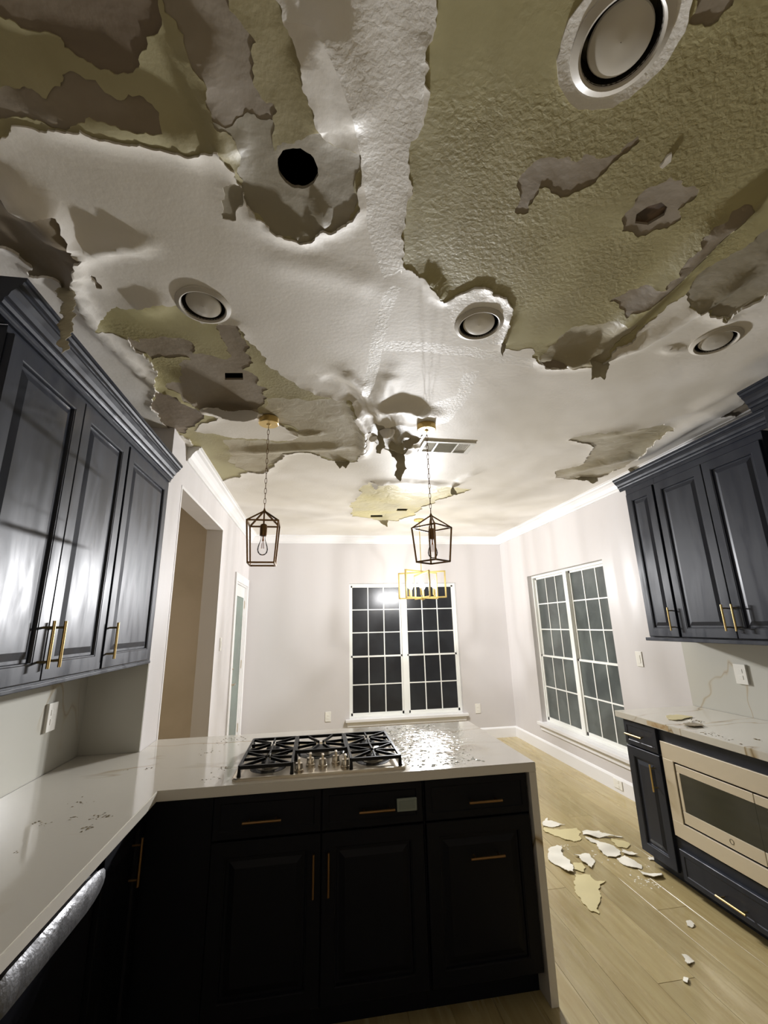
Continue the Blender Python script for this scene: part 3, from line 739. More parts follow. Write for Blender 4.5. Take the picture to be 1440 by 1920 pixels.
b.prism([(p*.82, q*.86) for p, q in CR], lambda p, q, t: (t, 3.015+p, 2.565+q), XG, XR-.001)
tag(b.build('cabinet_crown', M_navy), 'dark navy crown molding along the top of the right wall cabinets', 'molding')
tag(MB().box(XG-.022, XR-.01, 1.73, 3.04, 1.392, 1.415, .003).build('light_rail', M_navy), 'navy rail under the right wall cabinets', 'molding')
t = thing('tall_cabinet', (XR-.3, 1.4, 0), 'deeper tall navy cabinet at the right edge, its crown just under the ceiling', 'cabinet')
MB().box(2.27, XR-.004, 1.0, 1.70, 0, 2.60).build('carcass', M_navy, t)
TT = lambda u, v, d: (2.27-d, u, v)
d = panel('door', TT, 1.36, 1.69, 1.95, 2.56, M_navy, t); d = panel('door', TT, 1.01, 1.35, 1.95, 2.56, M_navy, t)
b = MB(); b.prism(CR, lambda p, q, t: (2.27-p, t, 2.59+q), .95, 1.70+.05); b.prism(CR, lambda p, q, t: (t, 1.70+p, 2.59+q), 2.27, XR-.094)
b.build('crown', M_navy, t); rebase(t)

# ------------------------------------------------------------------ L-shaped worktop with waterfall end
XC, XI, Y0, Y1 = -.625, 1.027, 2.116, 3.033
pts = [(XK+.009, -.1), (XC, -.1), (XC, Y0), (XI, Y0), (XI, Y1), (XL+.001, Y1), (XL+.001, YRET-.009), (XK+.009, YRET-.009)]
bm = bmesh.new(); fv = [bm.verts.new((x, y, CT-.04)) for x, y in pts]; f = bm.faces.new(fv)
r = bmesh.ops.extrude_face_region(bm, geom=[f]); bmesh.ops.translate(bm, verts=[q for q in r['geom'] if isinstance(q, bmesh.types.BMVert)], vec=(0, 0, .04))
bmesh.ops.recalc_face_normals(bm, faces=bm.faces[:])
bmesh.ops.bevel(bm, geom=[e for e in bm.edges], offset=.0025, segments=2, affect='EDGES')
ct = MB().bm(bm).build('countertop', M_quartz)
tag(ct, 'white veined quartz L-shaped worktop, wet, holding the cooktop, with a waterfall end', 'countertop')
MB().box(XI-.035, XI, Y0+.002, Y1-.002, 0, CT-.0405, .002).build('waterfall_panel', M_quartz, ct)

# island base units (navy, facing the camera)
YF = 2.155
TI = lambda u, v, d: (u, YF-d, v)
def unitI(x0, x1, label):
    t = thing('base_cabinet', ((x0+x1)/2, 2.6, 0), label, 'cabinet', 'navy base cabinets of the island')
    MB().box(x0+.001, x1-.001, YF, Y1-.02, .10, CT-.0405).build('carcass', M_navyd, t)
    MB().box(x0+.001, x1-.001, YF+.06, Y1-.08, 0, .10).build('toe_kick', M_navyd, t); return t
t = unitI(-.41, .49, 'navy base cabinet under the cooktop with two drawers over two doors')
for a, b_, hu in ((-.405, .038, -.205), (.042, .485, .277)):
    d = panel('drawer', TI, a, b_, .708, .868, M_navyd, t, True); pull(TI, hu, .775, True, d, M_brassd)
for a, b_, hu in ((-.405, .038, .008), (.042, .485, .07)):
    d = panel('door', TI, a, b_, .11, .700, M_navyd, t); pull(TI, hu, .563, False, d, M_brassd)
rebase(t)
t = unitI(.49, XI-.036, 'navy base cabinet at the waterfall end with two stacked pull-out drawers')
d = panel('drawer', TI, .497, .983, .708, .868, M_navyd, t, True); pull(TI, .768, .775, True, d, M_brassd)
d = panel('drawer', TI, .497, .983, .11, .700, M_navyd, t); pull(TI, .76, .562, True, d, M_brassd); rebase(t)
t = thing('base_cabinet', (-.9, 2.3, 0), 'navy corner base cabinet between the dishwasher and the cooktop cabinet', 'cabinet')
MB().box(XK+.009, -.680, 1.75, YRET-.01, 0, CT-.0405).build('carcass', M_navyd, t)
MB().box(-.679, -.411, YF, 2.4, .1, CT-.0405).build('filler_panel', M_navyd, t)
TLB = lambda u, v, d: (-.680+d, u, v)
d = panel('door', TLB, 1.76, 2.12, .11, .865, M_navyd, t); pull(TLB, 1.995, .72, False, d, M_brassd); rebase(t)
# pop-up outlet on the island front
t = thing('outlet_plate', (.412, YF-.02, .785), 'grey rectangular outlet plate on the island drawer front beside its pull', 'outlet')
MB().box(.367, .457, YF-.031, YF-.0196, .757, .808, .003).build('plate', mat('grey_green_plastic', (120, 128, 118), .4), t)
MB().box(.378, .446, YF-.0335, YF-.031, .767, .798, .001).build('cover', mat('grey_plastic', (108, 116, 108), .4), t); rebase(t)

# dishwasher in the left run
t = thing('dishwasher', (-.93, 1.38, 0), 'black dishwasher with a wide wet steel bar handle, under the left worktop', 'dishwasher')
M_dw = mat('black_appliance', (22, 22, 26), .22, bump=(20, .05, .003))
MB().box(XK+.03, -.700, 1.145, 1.745, .02, CT-.0405).build('tub', M_dw, t)
MB().box(-.699, -.672, 1.15, 1.74, .10, CT-.075, .004).build('door', M_dw, t)
MB().box(-.699, -.676, 1.15, 1.74, CT-.073, CT-.043, .002).build('control_strip', M_navyd, t)
hm = mat('wet_steel', (118, 118, 120), .45, .5, bump=(90, .35, .006, 3), rvar=(20, .3, .6))
b = MB()
prof = [(0, -.034), (.012, -.038), (.024, -.028), (.030, 0), (.026, .028), (.014, .038), (0, .034)]
ys = [1.115, 1.125, 1.14, 1.17, 1.50, 1.55, 1.59, 1.625, 1.64]; sc = [.25, .55, .85, 1, 1, .92, .78, .55, .3]
v = []; n = len(prof)
for y, s in zip(ys, sc):
    for p, q in prof: v.append((-.648+p*s*.9, y+.08, .812+q*s*1.12))
f = [(i*n+k, i*n+(k+1) % n, (i+1)*n+(k+1) % n, (i+1)*n+k) for i in range(len(ys)-1) for k in range(n)]+[tuple(range(n)), tuple(range((len(ys)-1)*n, len(ys)*n))]
b.add(v, f)
for y in (1.22, 1.67): b.box(-.673, -.640, y-.012, y+.012, .797, .827)
h = b.build('handle', hm, t, True); rebase(t)

# ------------------------------------------------------------------ right base run
XH = 2.185
TB = lambda u, v, d: (XH-d, u, v)
t = thing('base_cabinet', (2.5, 2.88, 0), 'narrow navy base cabinet at the window end of the right worktop, drawer over door', 'cabinet')
MB().box(XH, XR-.017, 2.732, 3.045, .085, CT-.0405).build('carcass', M_navy, t)
MB().box(XH+.05, XR-.017, 2.732, 3.03, 0, .085).build('toe_kick', M_navy, t)
d = panel('drawer', TB, 2.740, 3.038, .715, .866, M_navy, t, True); pull(TB, 2.915, .787, True, d)
d = panel('door', TB, 2.740, 3.038, .075, .705, M_navy, t); pull(TB, 2.795, .567, False, d); rebase(t)
t = thing('base_cabinet', (2.5, 2.3, 0), 'navy base cabinet around the microwave with one long bottom drawer', 'cabinet')
b = MB(); b.box(XH, XR-.009, 1.86, 2.731, .80, CT-.0405); b.box(XH, XR-.009, 1.86, 2.731, .07, .27); b.box(XH+.01, XR-.009, 2.70, 2.731, .2, .84); b.box(XH+.01, XR-.009, 1.86, 1.90, .2, .84)
b.build('carcass', M_navy, t); MB().box(XH+.05, XR-.01, 1.86, 2.731, 0, .07).build('toe_kick', M_navy, t)
d = panel('drawer', TB, 1.92, 2.700, .06, .220, M_navy, t, True); pull(TB, 2.362, .115, True, d, L=.17); rebase(t)

t = thing('microwave', (2.4, 2.33, .28), 'built-in stainless microwave with dark glass window, in the right base cabinets', 'microwave')
mx = XH-.012
b = MB(); y0, y1, z0, z1 = 1.93, 2.722, .281, .800
b.box(mx, XH-.0005, y0, y1, z1-.098, z1, .002); b.box(mx, XH-.0005, y0, y1, z0, z0+.085, .002); b.box(mx, XH-.0005, y1-.083, y1, z0+.084, z1-.097, .002); b.box(mx, XH-.0005, y0, y0+.083, z0+.084, z1-.097, .002)
b.build('trim_frame', M_steelb, t)
MB().box(XH+.02, XR-.1, 2.02, 2.63, .37, .70).build('body', M_black, t)
b = MB(); q0, q1, w0, w1 = 2.142, 2.630, .375, .692
b.box(mx+.004, XH+.015, q0, q1, w1-.045, w1, .002); b.box(mx+.004, XH+.015, q0, q1, w0, w0+.065, .002); b.box(mx+.004, XH+.015, q1-.022, q1, w0+.066, w1-.046, .002)
dd = b.build('door', M_steelb, t)
MB().box(mx+.005, XH+.015, q0, q1-.023, w0+.066, w1-.046).build('window', M_bgloss, dd)
b = MB(); b.lathe((mx+.0038, 2.322, .408), [(.013, 0), (.013, -.001), (.010, -.001), (.010, 0)], 24, RX, False); b.build('emblem', mat('emblem_grey', (110, 104, 92), .4, .6), dd)
cp = MB().box(mx+.005, XH+.015, 2.016, q0-.001, w0+.066, w1-.046).build('control_panel', M_bgloss, t)
for za, zb in ((w1-.045, w1), (w0, w0+.065)): MB().box(mx+.004, XH+.015, 2.016, 2.138, za, zb, .002).build('panel_strip', M_steelb, cp)
tx = bpy.data.curves.new('lettering', 'FONT'); tx.body = 'POWER'; tx.size = .019; tx.extrude = .0002; tx.align_x = 'LEFT'
to = bpy.data.objects.new('lettering', tx); COL.objects.link(to)
to.matrix_world = Matrix(((0, 0, -1, mx+.0042), (-1, 0, 0, 2.078), (0, 1, 0, .626), (0, 0, 0, 1)))
dg = bpy.context.evaluated_depsgraph_get(); me = bpy.data.meshes.new_from_object(to.evaluated_get(dg)); mt = to.matrix_world.copy(); bpy.data.objects.remove(to)
me.transform(mt); me.materials.clear(); me.materials.append(M_plate); lo = bpy.data.objects.new('lettering', me); COL.objects.link(lo); lo.parent = cp
rebase(t)

bb = MB().box(2.150, XR-.009, 1.75, 3.095, CT-.04, CT, .0025).build('countertop', M_quartz)
bb.data.materials.clear(); M_q2 = quartz('quartz_right', False, (206, 201, 188), .1); bb.data.materials.append(M_q2)
tag(bb, 'white quartz worktop on the right base cabinets with a brown stained front edge', 'countertop')
MB().box(2.1493, 2.1500, 2.60, 2.78, CT-.034, CT-.006).build('edge_stain', mat('edge_stain', (176, 146, 104), .3, rgb2=(196, 176, 140), cscale=30, coord='World'), bb)

# ------------------------------------------------------------------ cooktop
t = thing('cooktop', (.04, 2.43, CT), 'wet stainless gas cooktop with black iron grates on the island', 'cooktop')
CX0, CX1, CY0, CY1 = -.345, .422, 2.150, 2.690
bm = bmesh.new()
def rrect(x0, x1, y0, y1, r, n=6):
    o = []
    for cx, cy, a in ((x1-r, y0+r, -90), (x1-r, y1-r, 0), (x0+r, y1-r, 90), (x0+r, y0+r, 180)):
        for k in range(n+1): th = math.radians(a+90*k/n); o.append((cx+r*math.cos(th), cy+r*math.sin(th)))
    return o
b = MB(); v = []; L_ = [(0, 0), (0, .008), (.004, .012), (.014, .012), (.02, .007), (.03, .006)]
for ins, z in L_: v += [(x, y, CT+z) for x, y in rrect(CX0+ins, CX1-ins, CY0+ins, CY1-ins, .03-ins*.5)]
n = 28; f = [(i*n+k, i*n+(k+1) % n, (i+1)*n+(k+1) % n, (i+1)*n+k) for i in range(len(L_)-1) for k in range(n)]+[tuple(range(n))[::-1], tuple(range((len(L_)-1)*n, len(L_)*n))]
b.add(v, f); b.build('pan', M_steel, t, True)
zt = CT+.046
BUR = [(-.205, 2.30, .034), (-.205, 2.545, .036), (.04, 2.50, .05), (.285, 2.30, .034), (.285, 2.545, .042)]
M_bowl = mat('burnt_steel', (24, 22, 20), .25, .4)
M_alu = mat('burner_alloy', (150, 145, 135), .35, .9)
for x, y, r in BUR:
    MB().lathe((x, y, CT+.006), [(r*2.4, 0), (r*2.35, .0015), (r*1.6, .002)], 28).build('burner_bowl', M_bowl, t, True)
    bo = MB().lathe((x, y, CT+.006), [(r*1.5, 0), (r*1.5, .004), (r*1.05, .008), (r, .016), (r*.98, .018)], 28).build('burner', M_alu, t, True)
    MB().lathe((x, y, CT+.0245), [(r*.9, 0), (r*.98, .003), (r*.9, .009), (r*.4, .011)], 28).build('burner_cap', M_iron, bo, True)
def grate(x0, x1, y0, y1, cs):
    b = MB(); w = .011; h = .014
    for a, c in (((x0, y0), (x1, y0)), ((x1, y0), (x1, y1)), ((x1, y1), (x0, y1)), ((x0, y1), (x0, y0))): b.bar((*a, zt), (*c, zt), w, h)
    for x in (x0, x1):
        for y in (y0, y1): b.add([(x-.008, y-.008, CT+.008), (x+.008, y-.008, CT+.008), (x+.008, y+.008, CT+.008), (x-.008, y+.008, CT+.008), (x-.005, y-.005, zt), (x+.005, y-.005, zt), (x+.005, y+.005, zt), (x-.005, y+.005, zt)],
                                     [(0, 3, 2, 1), (4, 5, 6, 7), (0, 1, 5, 4), (1, 2, 6, 5), (2, 3, 7, 6), (3, 0, 4, 7)])
    if len(cs) == 2: ym = (cs[0][1]+cs[1][1])/2; b.bar((x0, ym, zt), (x1, ym, zt), w, h)
    for i, (cx, cy, r) in enumerate(cs):
        lo, hi = (y0, y1) if len(cs) == 1 else ((y0, ym) if i == 0 else (ym, y1))
        for k in range(8):
            a = math.radians(k*45+(22.5 if len(cs) == 1 else 0)); dx, dy = math.cos(a), math.sin(a)
            tm = min(((x1-cx)/dx if dx > 1e-6 else 9), ((x0-cx)/dx if dx < -1e-6 else 9), ((hi-cy)/dy if dy > 1e-6 else 9), ((lo-cy)/dy if dy < -1e-6 else 9))
            b.bar((cx+dx*tm, cy+dy*tm, zt), (cx+dx*r*.55, cy+dy*r*.55, zt+.003), .007, .012)
    return b.build('grate', M_iron, t)
grate(-.318, -.092, 2.185, 2.665, [BUR[0], BUR[1]])
grate(-.082, .162, 2.375, 2.665, [BUR[2]])
grate(.172, .398, 2.185, 2.665, [BUR[3], BUR[4]])
for x, y in ((-.062, 2.222), (-.012, 2.290), (.045, 2.262), (.108, 2.300), (.148, 2.230)):
    kb = MB().lathe((x, y, CT+.006), [(.021, 0), (.021, .006), (.0175, .009), (.017, .030), (.015, .033)], 24).build('knob', M_steel, t, True)
    MB().box(x-.0055, x+.0055, y-.017, y+.017, CT+.037, CT+.058, .002).build('knob_grip', M_steel, kb)
rebase(t)

# ------------------------------------------------------------------ pendants, chandelier
def pendant(x, y, rot, ztop, zs, zb, label):
    t = thing('pendant_light', (x, y, H), label, 'pendant lamp', 'lantern pendants over the island')
    zc = H-.012
    MB().lathe((x, y, zc-.036), [(.004, -.006), (.012, -.004), (.014, 0), (.058, .0005), (.062, .004), (.062, .040)], 36).build('canopy', M_brass, t, True)
    z = zc-.040; n = int((z-(ztop+.012))/.0315); pitch = (z-(ztop+.012))/n
    lk = [(0.0062*math.sin(a)*1.0, (pitch*.62)*math.cos(a)) for a in [2*math.pi*k/10 for k in range(10)]]
    meshes = []
    for o_ in (0, 1):
        bq = MB(); bq.tube([((p if o_ else 0), (0 if o_ else p), q) for p, q in lk], .0016, 5, True)
        meshes.append(bq.build('chain_link', M_brassd, t, True))
    for i in range(n):
        if i < 2: l = meshes[i]
        else:
            l = meshes[i % 2].copy(); COL.objects.link(l)
        l.parent = t; l.location = (x, y, z-pitch*(i+.5))
    R = Matrix.Rotation(rot, 3, 'Z'); hs, hb = .0875, .072; w = .009
    c = lambda sx, sy, h, zz: Vector((x, y, zz)) + R @ Vector((sx*h, sy*h, 0))
    fr = MB(); cor = ((-1, -1), (1, -1), (1, 1), (-1, 1))
    for i in range(4):
        a, b_ = cor[i], cor[(i+1) % 4]
        fr.bar(c(*a, hs, zs), c(*b_, hs, zs), w); fr.bar(c(*a, hb, zb), c(*b_, hb, zb), w)
        fr.bar(c(*a, hs, zs+.003), c(*a, hb, zb-.003), w); fr.bar(c(*a, hs, zs), (x, y, ztop), w*.9)
    fr.lathe((x, y, ztop-.012), [(.009, 0), (.010, .01), (.005, .022), (.003, .03)], 12)
    fr.build('cage', M_brassd, t)
    MB().lathe((x, y, zs-.075), [(.019, 0), (.0205, .003), (.0205, .062), (.015, .070), (.005, .074), (.0045, ztop-zs+.07)], 20).build('socket', M_brassd, t, True)
    zq = zs-.075
    bl = MB().lathe((x, y, zq), [(.012, 0), (.013, -.018), (.018, -.035), (.0275, -.062), (.0305, -.082), (.026, -.100), (.014, -.112), (.003, -.115)], 24).build('bulb', M_glass, t, True)
    fm = MB()
    for k in range(5):
        a = k*1.256; fm.tube([(x+.004*math.cos(a), y+.004*math.sin(a), zq-.02), (x+.009*math.cos(a), y+.009*math.sin(a), zq-.075)], .0009, 5)
    fm.tube([(x, y, zq), (x, y, zq-.03)], .004, 8); fm.build('filament', M_fil, bl)
    return rebase(t)
pendant(-.31, 2.56, math.radians(2), 2.222, 2.145, 1.905, 'brass lantern pendant hanging over the cooktop, seen face on')
pendant(.703, 2.54, math.radians(38), 2.205, 2.125, 1.915, 'brass lantern pendant hanging right of the cooktop in front of the chandelier, turned corner-on')

CHX, CHY, CZ0, CZ1 = 1.268, 5.15, 1.845, 2.165
t = thing('chandelier', (CHX, CHY, H), 'lit brass chandelier of crossed rectangular frames in the dining nook', 'chandelier')
MB().lathe((CHX, CHY, H-.03), [(.01, -.004), (.06, 0), (.065, .005), (.065, .02)], 32).build('canopy', M_brassc, t, True)
MB().tube([(CHX, CHY, H-.03), (CHX, CHY, CZ1)], .0055, 8).build('rod', M_brassc, t, True)
for k, a in enumerate((-17-9, 43-9+2, 103-9)):
    ca, sa = math.cos(math.radians(a)), math.sin(math.radians(a)); R_ = .285; dz = (.0, .012, -.012)[k]
    p = lambda s, z: (CHX+ca*R_*s, CHY+sa*R_*s, z)
    b = MB(); up = (-sa, ca, 0)
    for z in (CZ0+.008+dz*.0, CZ1-.008+dz): b.bar(p(-1, z), p(1, z), .017, .017)
    for s in (-1, 1): b.bar(p(s, CZ0+.001), p(s, CZ1-.001+dz), .017, .017, up)
    b.build('frame', M_brassc, t)
MB().lathe((CHX, CHY, CZ0-.012), [(.004, -.012), (.014, -.004), (.03, .0), (.032, .02), (.012, .026)], 24).build('hub', M_brassc, t, True)
for k in range(6):
    a = math.radians(60*k+12); bx, by = CHX+.165*math.cos(a), CHY+.165*math.sin(a)
    b = MB(); b.tube([(CHX, CHY, CZ0+.01), (bx, by, CZ0+.01), (bx, by, CZ0+.03)], .004, 6); b.lathe((bx, by, CZ0+.03), [(.012, 0), (.011, .085)], 14)
    b.build('candle_arm', M_brassc, t, True)
    MB().lathe((bx, by, CZ0+.116), [(.012, 0), (.025, .022), (.026, .050), (.014, .082), (.003, .094)], 16).build('bulb', M_bulb, t, True)
    ld = bpy.data.lights.new('bulb_light', 'POINT'); ld.energy = BULB_POWER; ld.color = (.97, .975, 1.0); ld.shadow_soft_size = .02; ld.use_nodes = True
    nt = ld.node_tree; em = nt.nodes['Emission']; fo = nt.nodes.new('ShaderNodeLightFalloff'); fo.inputs['Strength'].default_value = 1.0
    mixn = nt.nodes.new('ShaderNodeMath'); mixn.operation = 'MULTIPLY_ADD'; mixn.inputs[1].default_value = FAR_REACH
    nt.links.new(fo.outputs['Constant'], mixn.inputs[0]); nt.links.new(fo.outputs['Linear'], mixn.inputs[2]); nt.links.new(mixn.outputs[0], em.inputs['Strength'])
    lo = bpy.data.objects.new('bulb_light', ld); COL.objects.link(lo); lo.location = (bx, by, CZ0+.155); lo.parent = t
rebase(t)
# fill lamp added behind the camera, aimed up to lift the near ceiling
ld = bpy.data.lights.new('fill_lamp', 'AREA'); ld.shape = 'DISK'; ld.size = 1.2; ld.energy = FILL_LAMP; ld.color = (1.0, .97, .92)
lo = bpy.data.objects.new('fill_lamp', ld); COL.objects.link(lo); lo.location = (.9, -2.2, 1.6); lo.rotation_euler = (math.radians(180), 0, 0)

# ------------------------------------------------------------------ recessed lights
cl = ['unlit recessed ceiling light at left, above the left wall cabinets', 'unlit recessed ceiling light in the middle, at the lower edge of the big peeled patch',
      'unlit recessed ceiling light at right, in the white ceiling', 'large unlit recessed ceiling light nearest the camera, inside the big peeled patch']
for (x, y), lab in zip(CANS, cl):
    t = thing('recessed_light', (x, y, H), lab, 'ceiling light', 'unlit recessed ceiling lights')
    MB().lathe((x, y, H-.02), [(.083, .012), (.085, .003), (.09, .0), (.106, .008), (.107, .014), (.09, .016), (.083, .014)], 48, None, False).build('trim_ring', M_can, t, True)
    MB().lathe((x, y, H-.012), [(.0835, 0), (.080, .06), (.0, .06)], 40, None, False).build('baffle', M_baffle, t, True)
    pf = [(.060, .03), (.066, .012), (.069, .004), (.0665, .000), (.058, -.003), (.035, -.006), (.001, -.008)]
    lens = MB().lathe((0, 0, 0), pf, 40, None, False).build('lens', M_lens, t, True)
    lens.location = (x, y, H-.007); lens.rotation_euler = (math.radians(-5), math.radians(4), 0)
    rebase(t)

# ------------------------------------------------------------------ ceiling vent
vx0, vx1, vy0, vy1 = .745, 1.135, 2.765, 2.975; zv = H-.022
t = thing('ceiling_vent', ((vx0+vx1)/2, (vy0+vy1)/2, H), 'white three-section air vent in the ceiling behind the right pendant', 'vent')
b = MB(); fw = .022
b.box(vx0, vx1, vy0, vy0+fw, zv, H-.004, .002); b.box(vx0, vx1, vy1-fw, vy1, zv, H-.004, .002)
b.box(vx0, vx0+fw, vy0+fw, vy1-fw, zv, H-.004); b.box(vx1-fw*1.6, vx1, vy0+fw, vy1-fw, zv, H-.004)
s1, s2 = vx0+.105, vx1-.13
b.box(s1-.006, s1+.006, vy0+fw, vy1-fw, zv, H-.004); b.box(s2-.006, s2+.006, vy0+fw, vy1-fw, zv, H-.004)
b.build('frame', M_win_f, t)
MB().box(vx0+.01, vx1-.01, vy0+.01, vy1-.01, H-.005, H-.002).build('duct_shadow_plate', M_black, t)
def slat(p0, p1, dirn, parent):
    b = MB(); w = .010; h = .0012
    b.bar(p0, p1, w, h, dirn); return b.build('slat', M_win_f, parent)
for i in range(7):
    x = vx0+fw+.006+i*(s1-.008-vx0-fw)/7; slat((x, vy0+fw, zv+.008), (x, vy1-fw, zv+.008), (.7, 0, .7), t)
for i in range(11):
    y = vy0+fw+.005+i*(vy1-vy0-2*fw)/11; slat((s1+.006, y, zv+.008), (s2-.006, y, zv+.008), (0, -.75, .6), t)
for i in range(7):
    x = s2+.010+i*(vx1-fw*1.6-s2-.008)/7; slat((x, vy0+fw, zv+.008), (x, vy1-fw, zv+.008), (-.7, 0, .7), t)
rebase(t)

# ------------------------------------------------------------------ switches and outlets
def plate(axis, wallc, sgn, u, z, w, h, label, cat, kind='outlet', n=1, thick=.007, name=None):
    """axis: the wall's normal axis; sgn: which way the plate faces"""
    t = thing(name or ('outlet_plate' if kind == 'outlet' else 'switch_plate'), (wallc, u, z) if axis == 'x' else (u, wallc, z), label, cat, 'white wall outlets' if kind == 'outlet' else 'white light switches')
    def B(b, u0, u1, d0, d1, z0, z1, bv=.0):
        a, c = wallc+sgn*d0, wallc+sgn*d1
        if axis == 'x': b.box(a, c, u0, u1, z0, z1, bv)
        else: b.box(u0, u1, a, c, z0, z1, bv)
        return b
    B(MB(), u-w/2, u+w/2, .0, thick, z-h/2, z+h/2, .0015).build('plate', M_plate, t)
    for k in range(n):
        uu = u+(k-(n-1)/2)*.046
        if kind == 'outlet':
            for dz in (-.02, .02): B(MB(), uu-.016, uu+.016, thick-.001, thick+.002, z+dz-.013, z+dz+.013, .001).build('socket', M_plate, t)
        else: B(MB(), uu-.016, uu+.016, thick-.001, thick+.003, z-.033, z+.033, .001).build('rocker', M_plate, t)
    return rebase(t)
plate('x', XK+.008, 1, 2.435, 1.165, .075, .125, 'white outlet on the quartz backsplash under the left wall cabinets', 'outlet', thick=.014)
plate('x', XL, 1, 4.68, 1.40, .075, .125, 'white light switch on the left wall between hall opening and glazed door', 'switch', 'switch')
plate('y', YB, -1, .188, .387, .075, .12, 'white outlet low on the back wall left of the window', 'outlet')
plate('y', YB, -1, 2.268, .387, .075, .12, 'white outlet low on the back wall right of the window', 'outlet')
plate('x', XR, -1, 3.594, 1.21, .075, .125, 'white light switch on the right wall between window and backsplash', 'switch', 'switch')
plate('x', XR-.008, -1, 2.645, 1.18, .085, .125, 'white outlet on the quartz backsplash under the right wall cabinets', 'outlet', thick=.014)
plate('x', XR-.016, -1, 4.12, .075, .12, .075, 'white outlet set sideways in the baseboard below the right window', 'outlet')

# ------------------------------------------------------------------ scraps of ceiling paint
def scrap(poly, zbase, m, label, seed, th=.003, warp=.010, name='paint_scrap', cat='debris', group='scraps of fallen ceiling paint', amp=.16):
    w = [tuple(hit('z', zbase, *p)[:2]) for p in poly]
    pl = np.array(jag(w, seed, amp, .007)); x0, y0 = pl.min(0); x1, y1 = pl.max(0); st = max(.012, (x1-x0)/14)
    gx, gy = np.meshgrid(np.arange(x0, x1, st), np.arange(y0, y1, st)); g = np.stack([gx.ravel(), gy.ravel()], 1); g = g[inside(g, pl)] if len(g) else g
    k = len(pl); vo, _, fo, _, _, _ = delaunay_2d_cdt([Vector(p) for p in pl]+[Vector(p) for p in g], [(i, (i+1) % k) for i in range(k)], [], 0, 1e-6, False)
    v2 = np.array([tuple(q) for q in vo]); fo = keep_inside(v2, fo, pl); z = (.5+.5*wavy(v2, 30, seed)); z = (z-z.min())/(z.max()-z.min()+1e-6)*warp*min(1, (x1-x0)/.1)
    bot = [(a, b, zbase+.0006+c) for a, b, c in zip(v2[:, 0], v2[:, 1], z)]; top = [(a, b, c+th) for a, b, c in bot]; n = len(top)
    fs = [tuple(f) for f in fo]; cnt = set((f[i], f[(i+1) % len(f)]) for f in fs for i in range(len(f)))
    o = MB().add(top+bot, fs+[tuple(q+n for q in f[::-1]) for f in fs]+[(b, a, a+n, b+n) for a, b in cnt if (b, a) not in cnt]).build(name, m)
    return tag(o, label, cat, group)
z6 = lambda L: [(980+x/3.1304, 1480+y/3.1304) for x, y in L]
gs = 'scraps of ceiling paint on the floor'
FS = [([(115,205),(145,180),(150,195),(250,213),(120,218)], 0, 'thin white paint scrap against the island waterfall end, farthest from the camera'),
      ([(350,250),(380,243),(450,255),(470,270),(590,285),(500,288),(400,282),(355,268)], 0, 'long narrow white paint scrap lying farthest back in the floor cluster'),
      ([(370,284),(440,305),(520,340),(575,365),(575,390),(550,405),(500,400),(440,345),(430,320),(375,297)], 0, 'tapering white paint scrap in the middle of the floor cluster'),
      ([(584,360),(640,368),(680,393),(620,390),(584,380)], 0, 'small pointed white scrap right of the tapering one'),
      ([(552,410),(600,402),(640,425),(700,452),(700,470),(640,465),(570,432)], 0, 'broken white scrap beside the crumb pile near the narrow base cabinet'),
      ([(690,487),(760,497),(815,495),(820,520),(770,527),(710,512)], 0, 'short white scrap in front of the narrow base cabinet'),
      ([(150,400),(180,350),(205,338),(235,355),(300,460),(302,500),(270,495),(200,450)], 0, 'large oval white paint scrap beside the waterfall end'),
      ([(300,392),(350,385),(390,388),(415,415),(418,445),(405,470),(375,442),(345,430),(330,402)], 0, 'curved white paint scrap right of the large oval one'),
      ([(305,502),(400,507),(430,542),(490,542),(455,620),(450,735),(400,720),(350,670),(305,590)], 1, 'large olive-yellow sheet of ceiling coat flat on the wet planks'),
      ([(125,226),(200,236),(320,232),(343,252),(340,300),(300,310),(210,280),(128,252)], 1, 'pale yellow sheet lying behind the oval white scrap'),
      ([(520,292),(600,307),(630,325),(610,350),(562,342)], 1, 'small tan flake behind the small pointed white scrap'),
      ([(300,432),(343,434),(370,462),(360,490),(330,482),(302,472)], 1, 'tan flake between the curved scrap and the large yellow sheet'),
      ([(735,405),(785,415),(795,428),(745,417)], 0, 'sliver of white paint touching the base cabinet foot'),
      ([(960,785),(985,780),(1010,800),(990,815),(965,805)], 0, 'small white flake alone on the planks, rearmost of the three'),
      ([(935,980),(975,990),(1008,1015),(970,1035),(955,1010)], 0, 'small white flake alone on the planks, middle of the three'),
      ([(945,1105),(970,1110),(968,1145),(942,1130)], 0, 'small white flake nearest the camera, front one of the three')]
for i, (pl, k, lab) in enumerate(FS): scrap(z6(pl), 0.0, M_scrapt if k else M_scrap, lab, 40+i, warp=.003 if k else .014)
# crumbs: too many to count
def crumbs(name, spots, z, m, label, seed, r0=.003, r1=.008, xmax=9):
    rg = random.Random(seed); b = MB()
    for px, py, n, sp in spots:
        c = hit('z', z, px, py)
        for _ in range(n):
            x, y = c[0]+rg.gauss(0, sp), c[1]+rg.gauss(0, sp)
            if x > xmax: continue
            r = rg.uniform(r0, r1); a = rg.uniform(0, 6)
            pv = [(x+r*math.cos(a+k*1.257)*rg.uniform(.5, 1.3), y+r*math.sin(a+k*1.257)*rg.uniform(.5, 1.3)) for k in range(5)]; h = r*rg.uniform(.15, .5)
            b.add([(p, q, z+.0003) for p, q in pv]+[(x, y, z+h)], [(0, 1, 5), (1, 2, 5), (2, 3, 5), (3, 4, 5), (4, 0, 5), (4, 3, 2, 1, 0)])
    o = b.build(name, m, fix=False); o['kind'] = 'stuff'; return tag(o, label, 'debris')
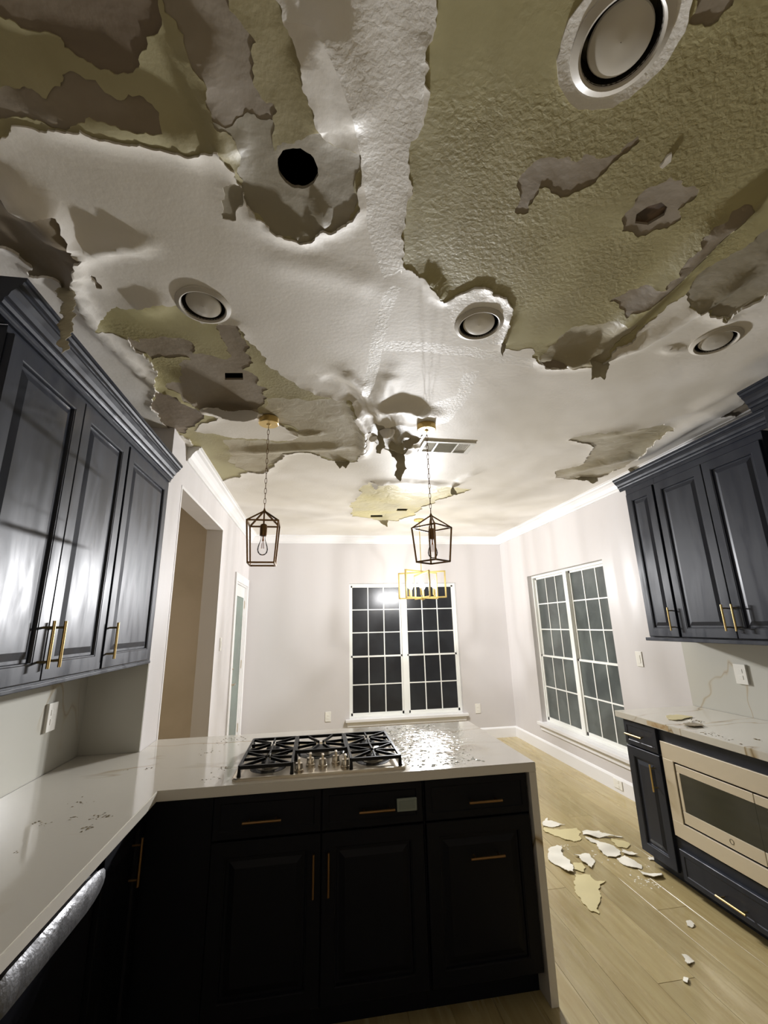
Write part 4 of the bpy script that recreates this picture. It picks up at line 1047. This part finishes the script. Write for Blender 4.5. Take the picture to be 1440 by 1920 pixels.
crumbs('plaster_crumbs', [(1225, 1622, 60, .03), (1215, 1655, 30, .05), (1150, 1610, 25, .08), (1066, 1588, 8, .02), (1215, 1653, 4, .005), (1160, 1530, 12, .06)], 0.0, M_scrap, 'pale plaster crumbs scattered on the floor near the base cabinet', 1, xmax=2.16)
crumbs('plaster_crumbs', [(66, 1543, 8, .008), (85, 1545, 6, .01), (140, 1533, 5, .008), (166, 1552, 16, .012), (185, 1531, 14, .014), (201, 1530, 12, .008), (238, 1443, 6, .008), (278, 1441, 8, .01), (150, 1505, 10, .02), (390, 1410, 16, .03), (425, 1440, 20, .02), (440, 1385, 20, .04), (395, 1460, 10, .02), (420, 1390, 20, .05), (35, 1595, 3, .01)],
       CT, M_crumb, 'brown wet crumbs on the worktop left of the cooktop', 2, .002, .006, xmax=-.36)
crumbs('plaster_crumbs', [(1262, 1350, 14, .02), (1300, 1357, 40, .018), (1310, 1352, 16, .02), (1330, 1375, 12, .02), (1350, 1380, 8, .02), (1368, 1387, 6, .012), (1388, 1395, 4, .004), (1420, 1387, 12, .012)], CT, M_crumb, 'wet crumbs on the right worktop behind the stained edge', 3, .002, .008)
zr = lambda L: [(1240+x/6.855, 1180+y/6.855) for x, y in L]
scrap(zr([(60,1120),(200,1100),(330,1120),(400,1130),(330,1150),(200,1175),(100,1165)]), CT, M_scrapt, 'tan paper flake nearest the wall on the right worktop', 70, .002, .004)
scrap(zr([(280,1225),(340,1205),(430,1210),(540,1245),(560,1260),(430,1265),(320,1250)]), CT, M_crumb, 'soggy brown paper flake on the right worktop', 71, .003, .006)
scrap(zr([(345,1180),(375,1160),(410,1190),(390,1205)]), CT+.004, M_scrap, 'small bright white flake on the right worktop', 72, .004, .004)

# water beads on the worktop: stuff
rg = random.Random(9); b = MB()
for _ in range(620):
    u = rg.random()
    x, y = rg.uniform(.44, .82), rg.uniform(2.16, 3.0)
    if x > .62+.25*rg.random(): continue
    r = rg.uniform(.0012, .0045) if rg.random() < .85 else rg.uniform(.005, .011)
    n = 7; v = []; sx, sy = rg.uniform(.7, 1.4), rg.uniform(.7, 1.4)
    for k in range(n): a = 2*math.pi*k/n; v.append((x+r*sx*math.cos(a), y+r*sy*math.sin(a), CT+.0002))
    for k in range(n): a = 2*math.pi*k/n; v.append((x+.62*r*sx*math.cos(a), y+.62*r*sy*math.sin(a), CT+min(r*.45, .0022)))
    v.append((x, y, CT+min(r*.6, .003)))
    b.add(v, [(k, (k+1) % n, n+(k+1) % n, n+k) for k in range(n)]+[(n+k, n+(k+1) % n, 2*n) for k in range(n)])
o = b.build('water_drops', M_water, None, True, fix=False); o['kind'] = 'stuff'; tag(o, 'clear water beads on the white worktop right of the cooktop', 'water')
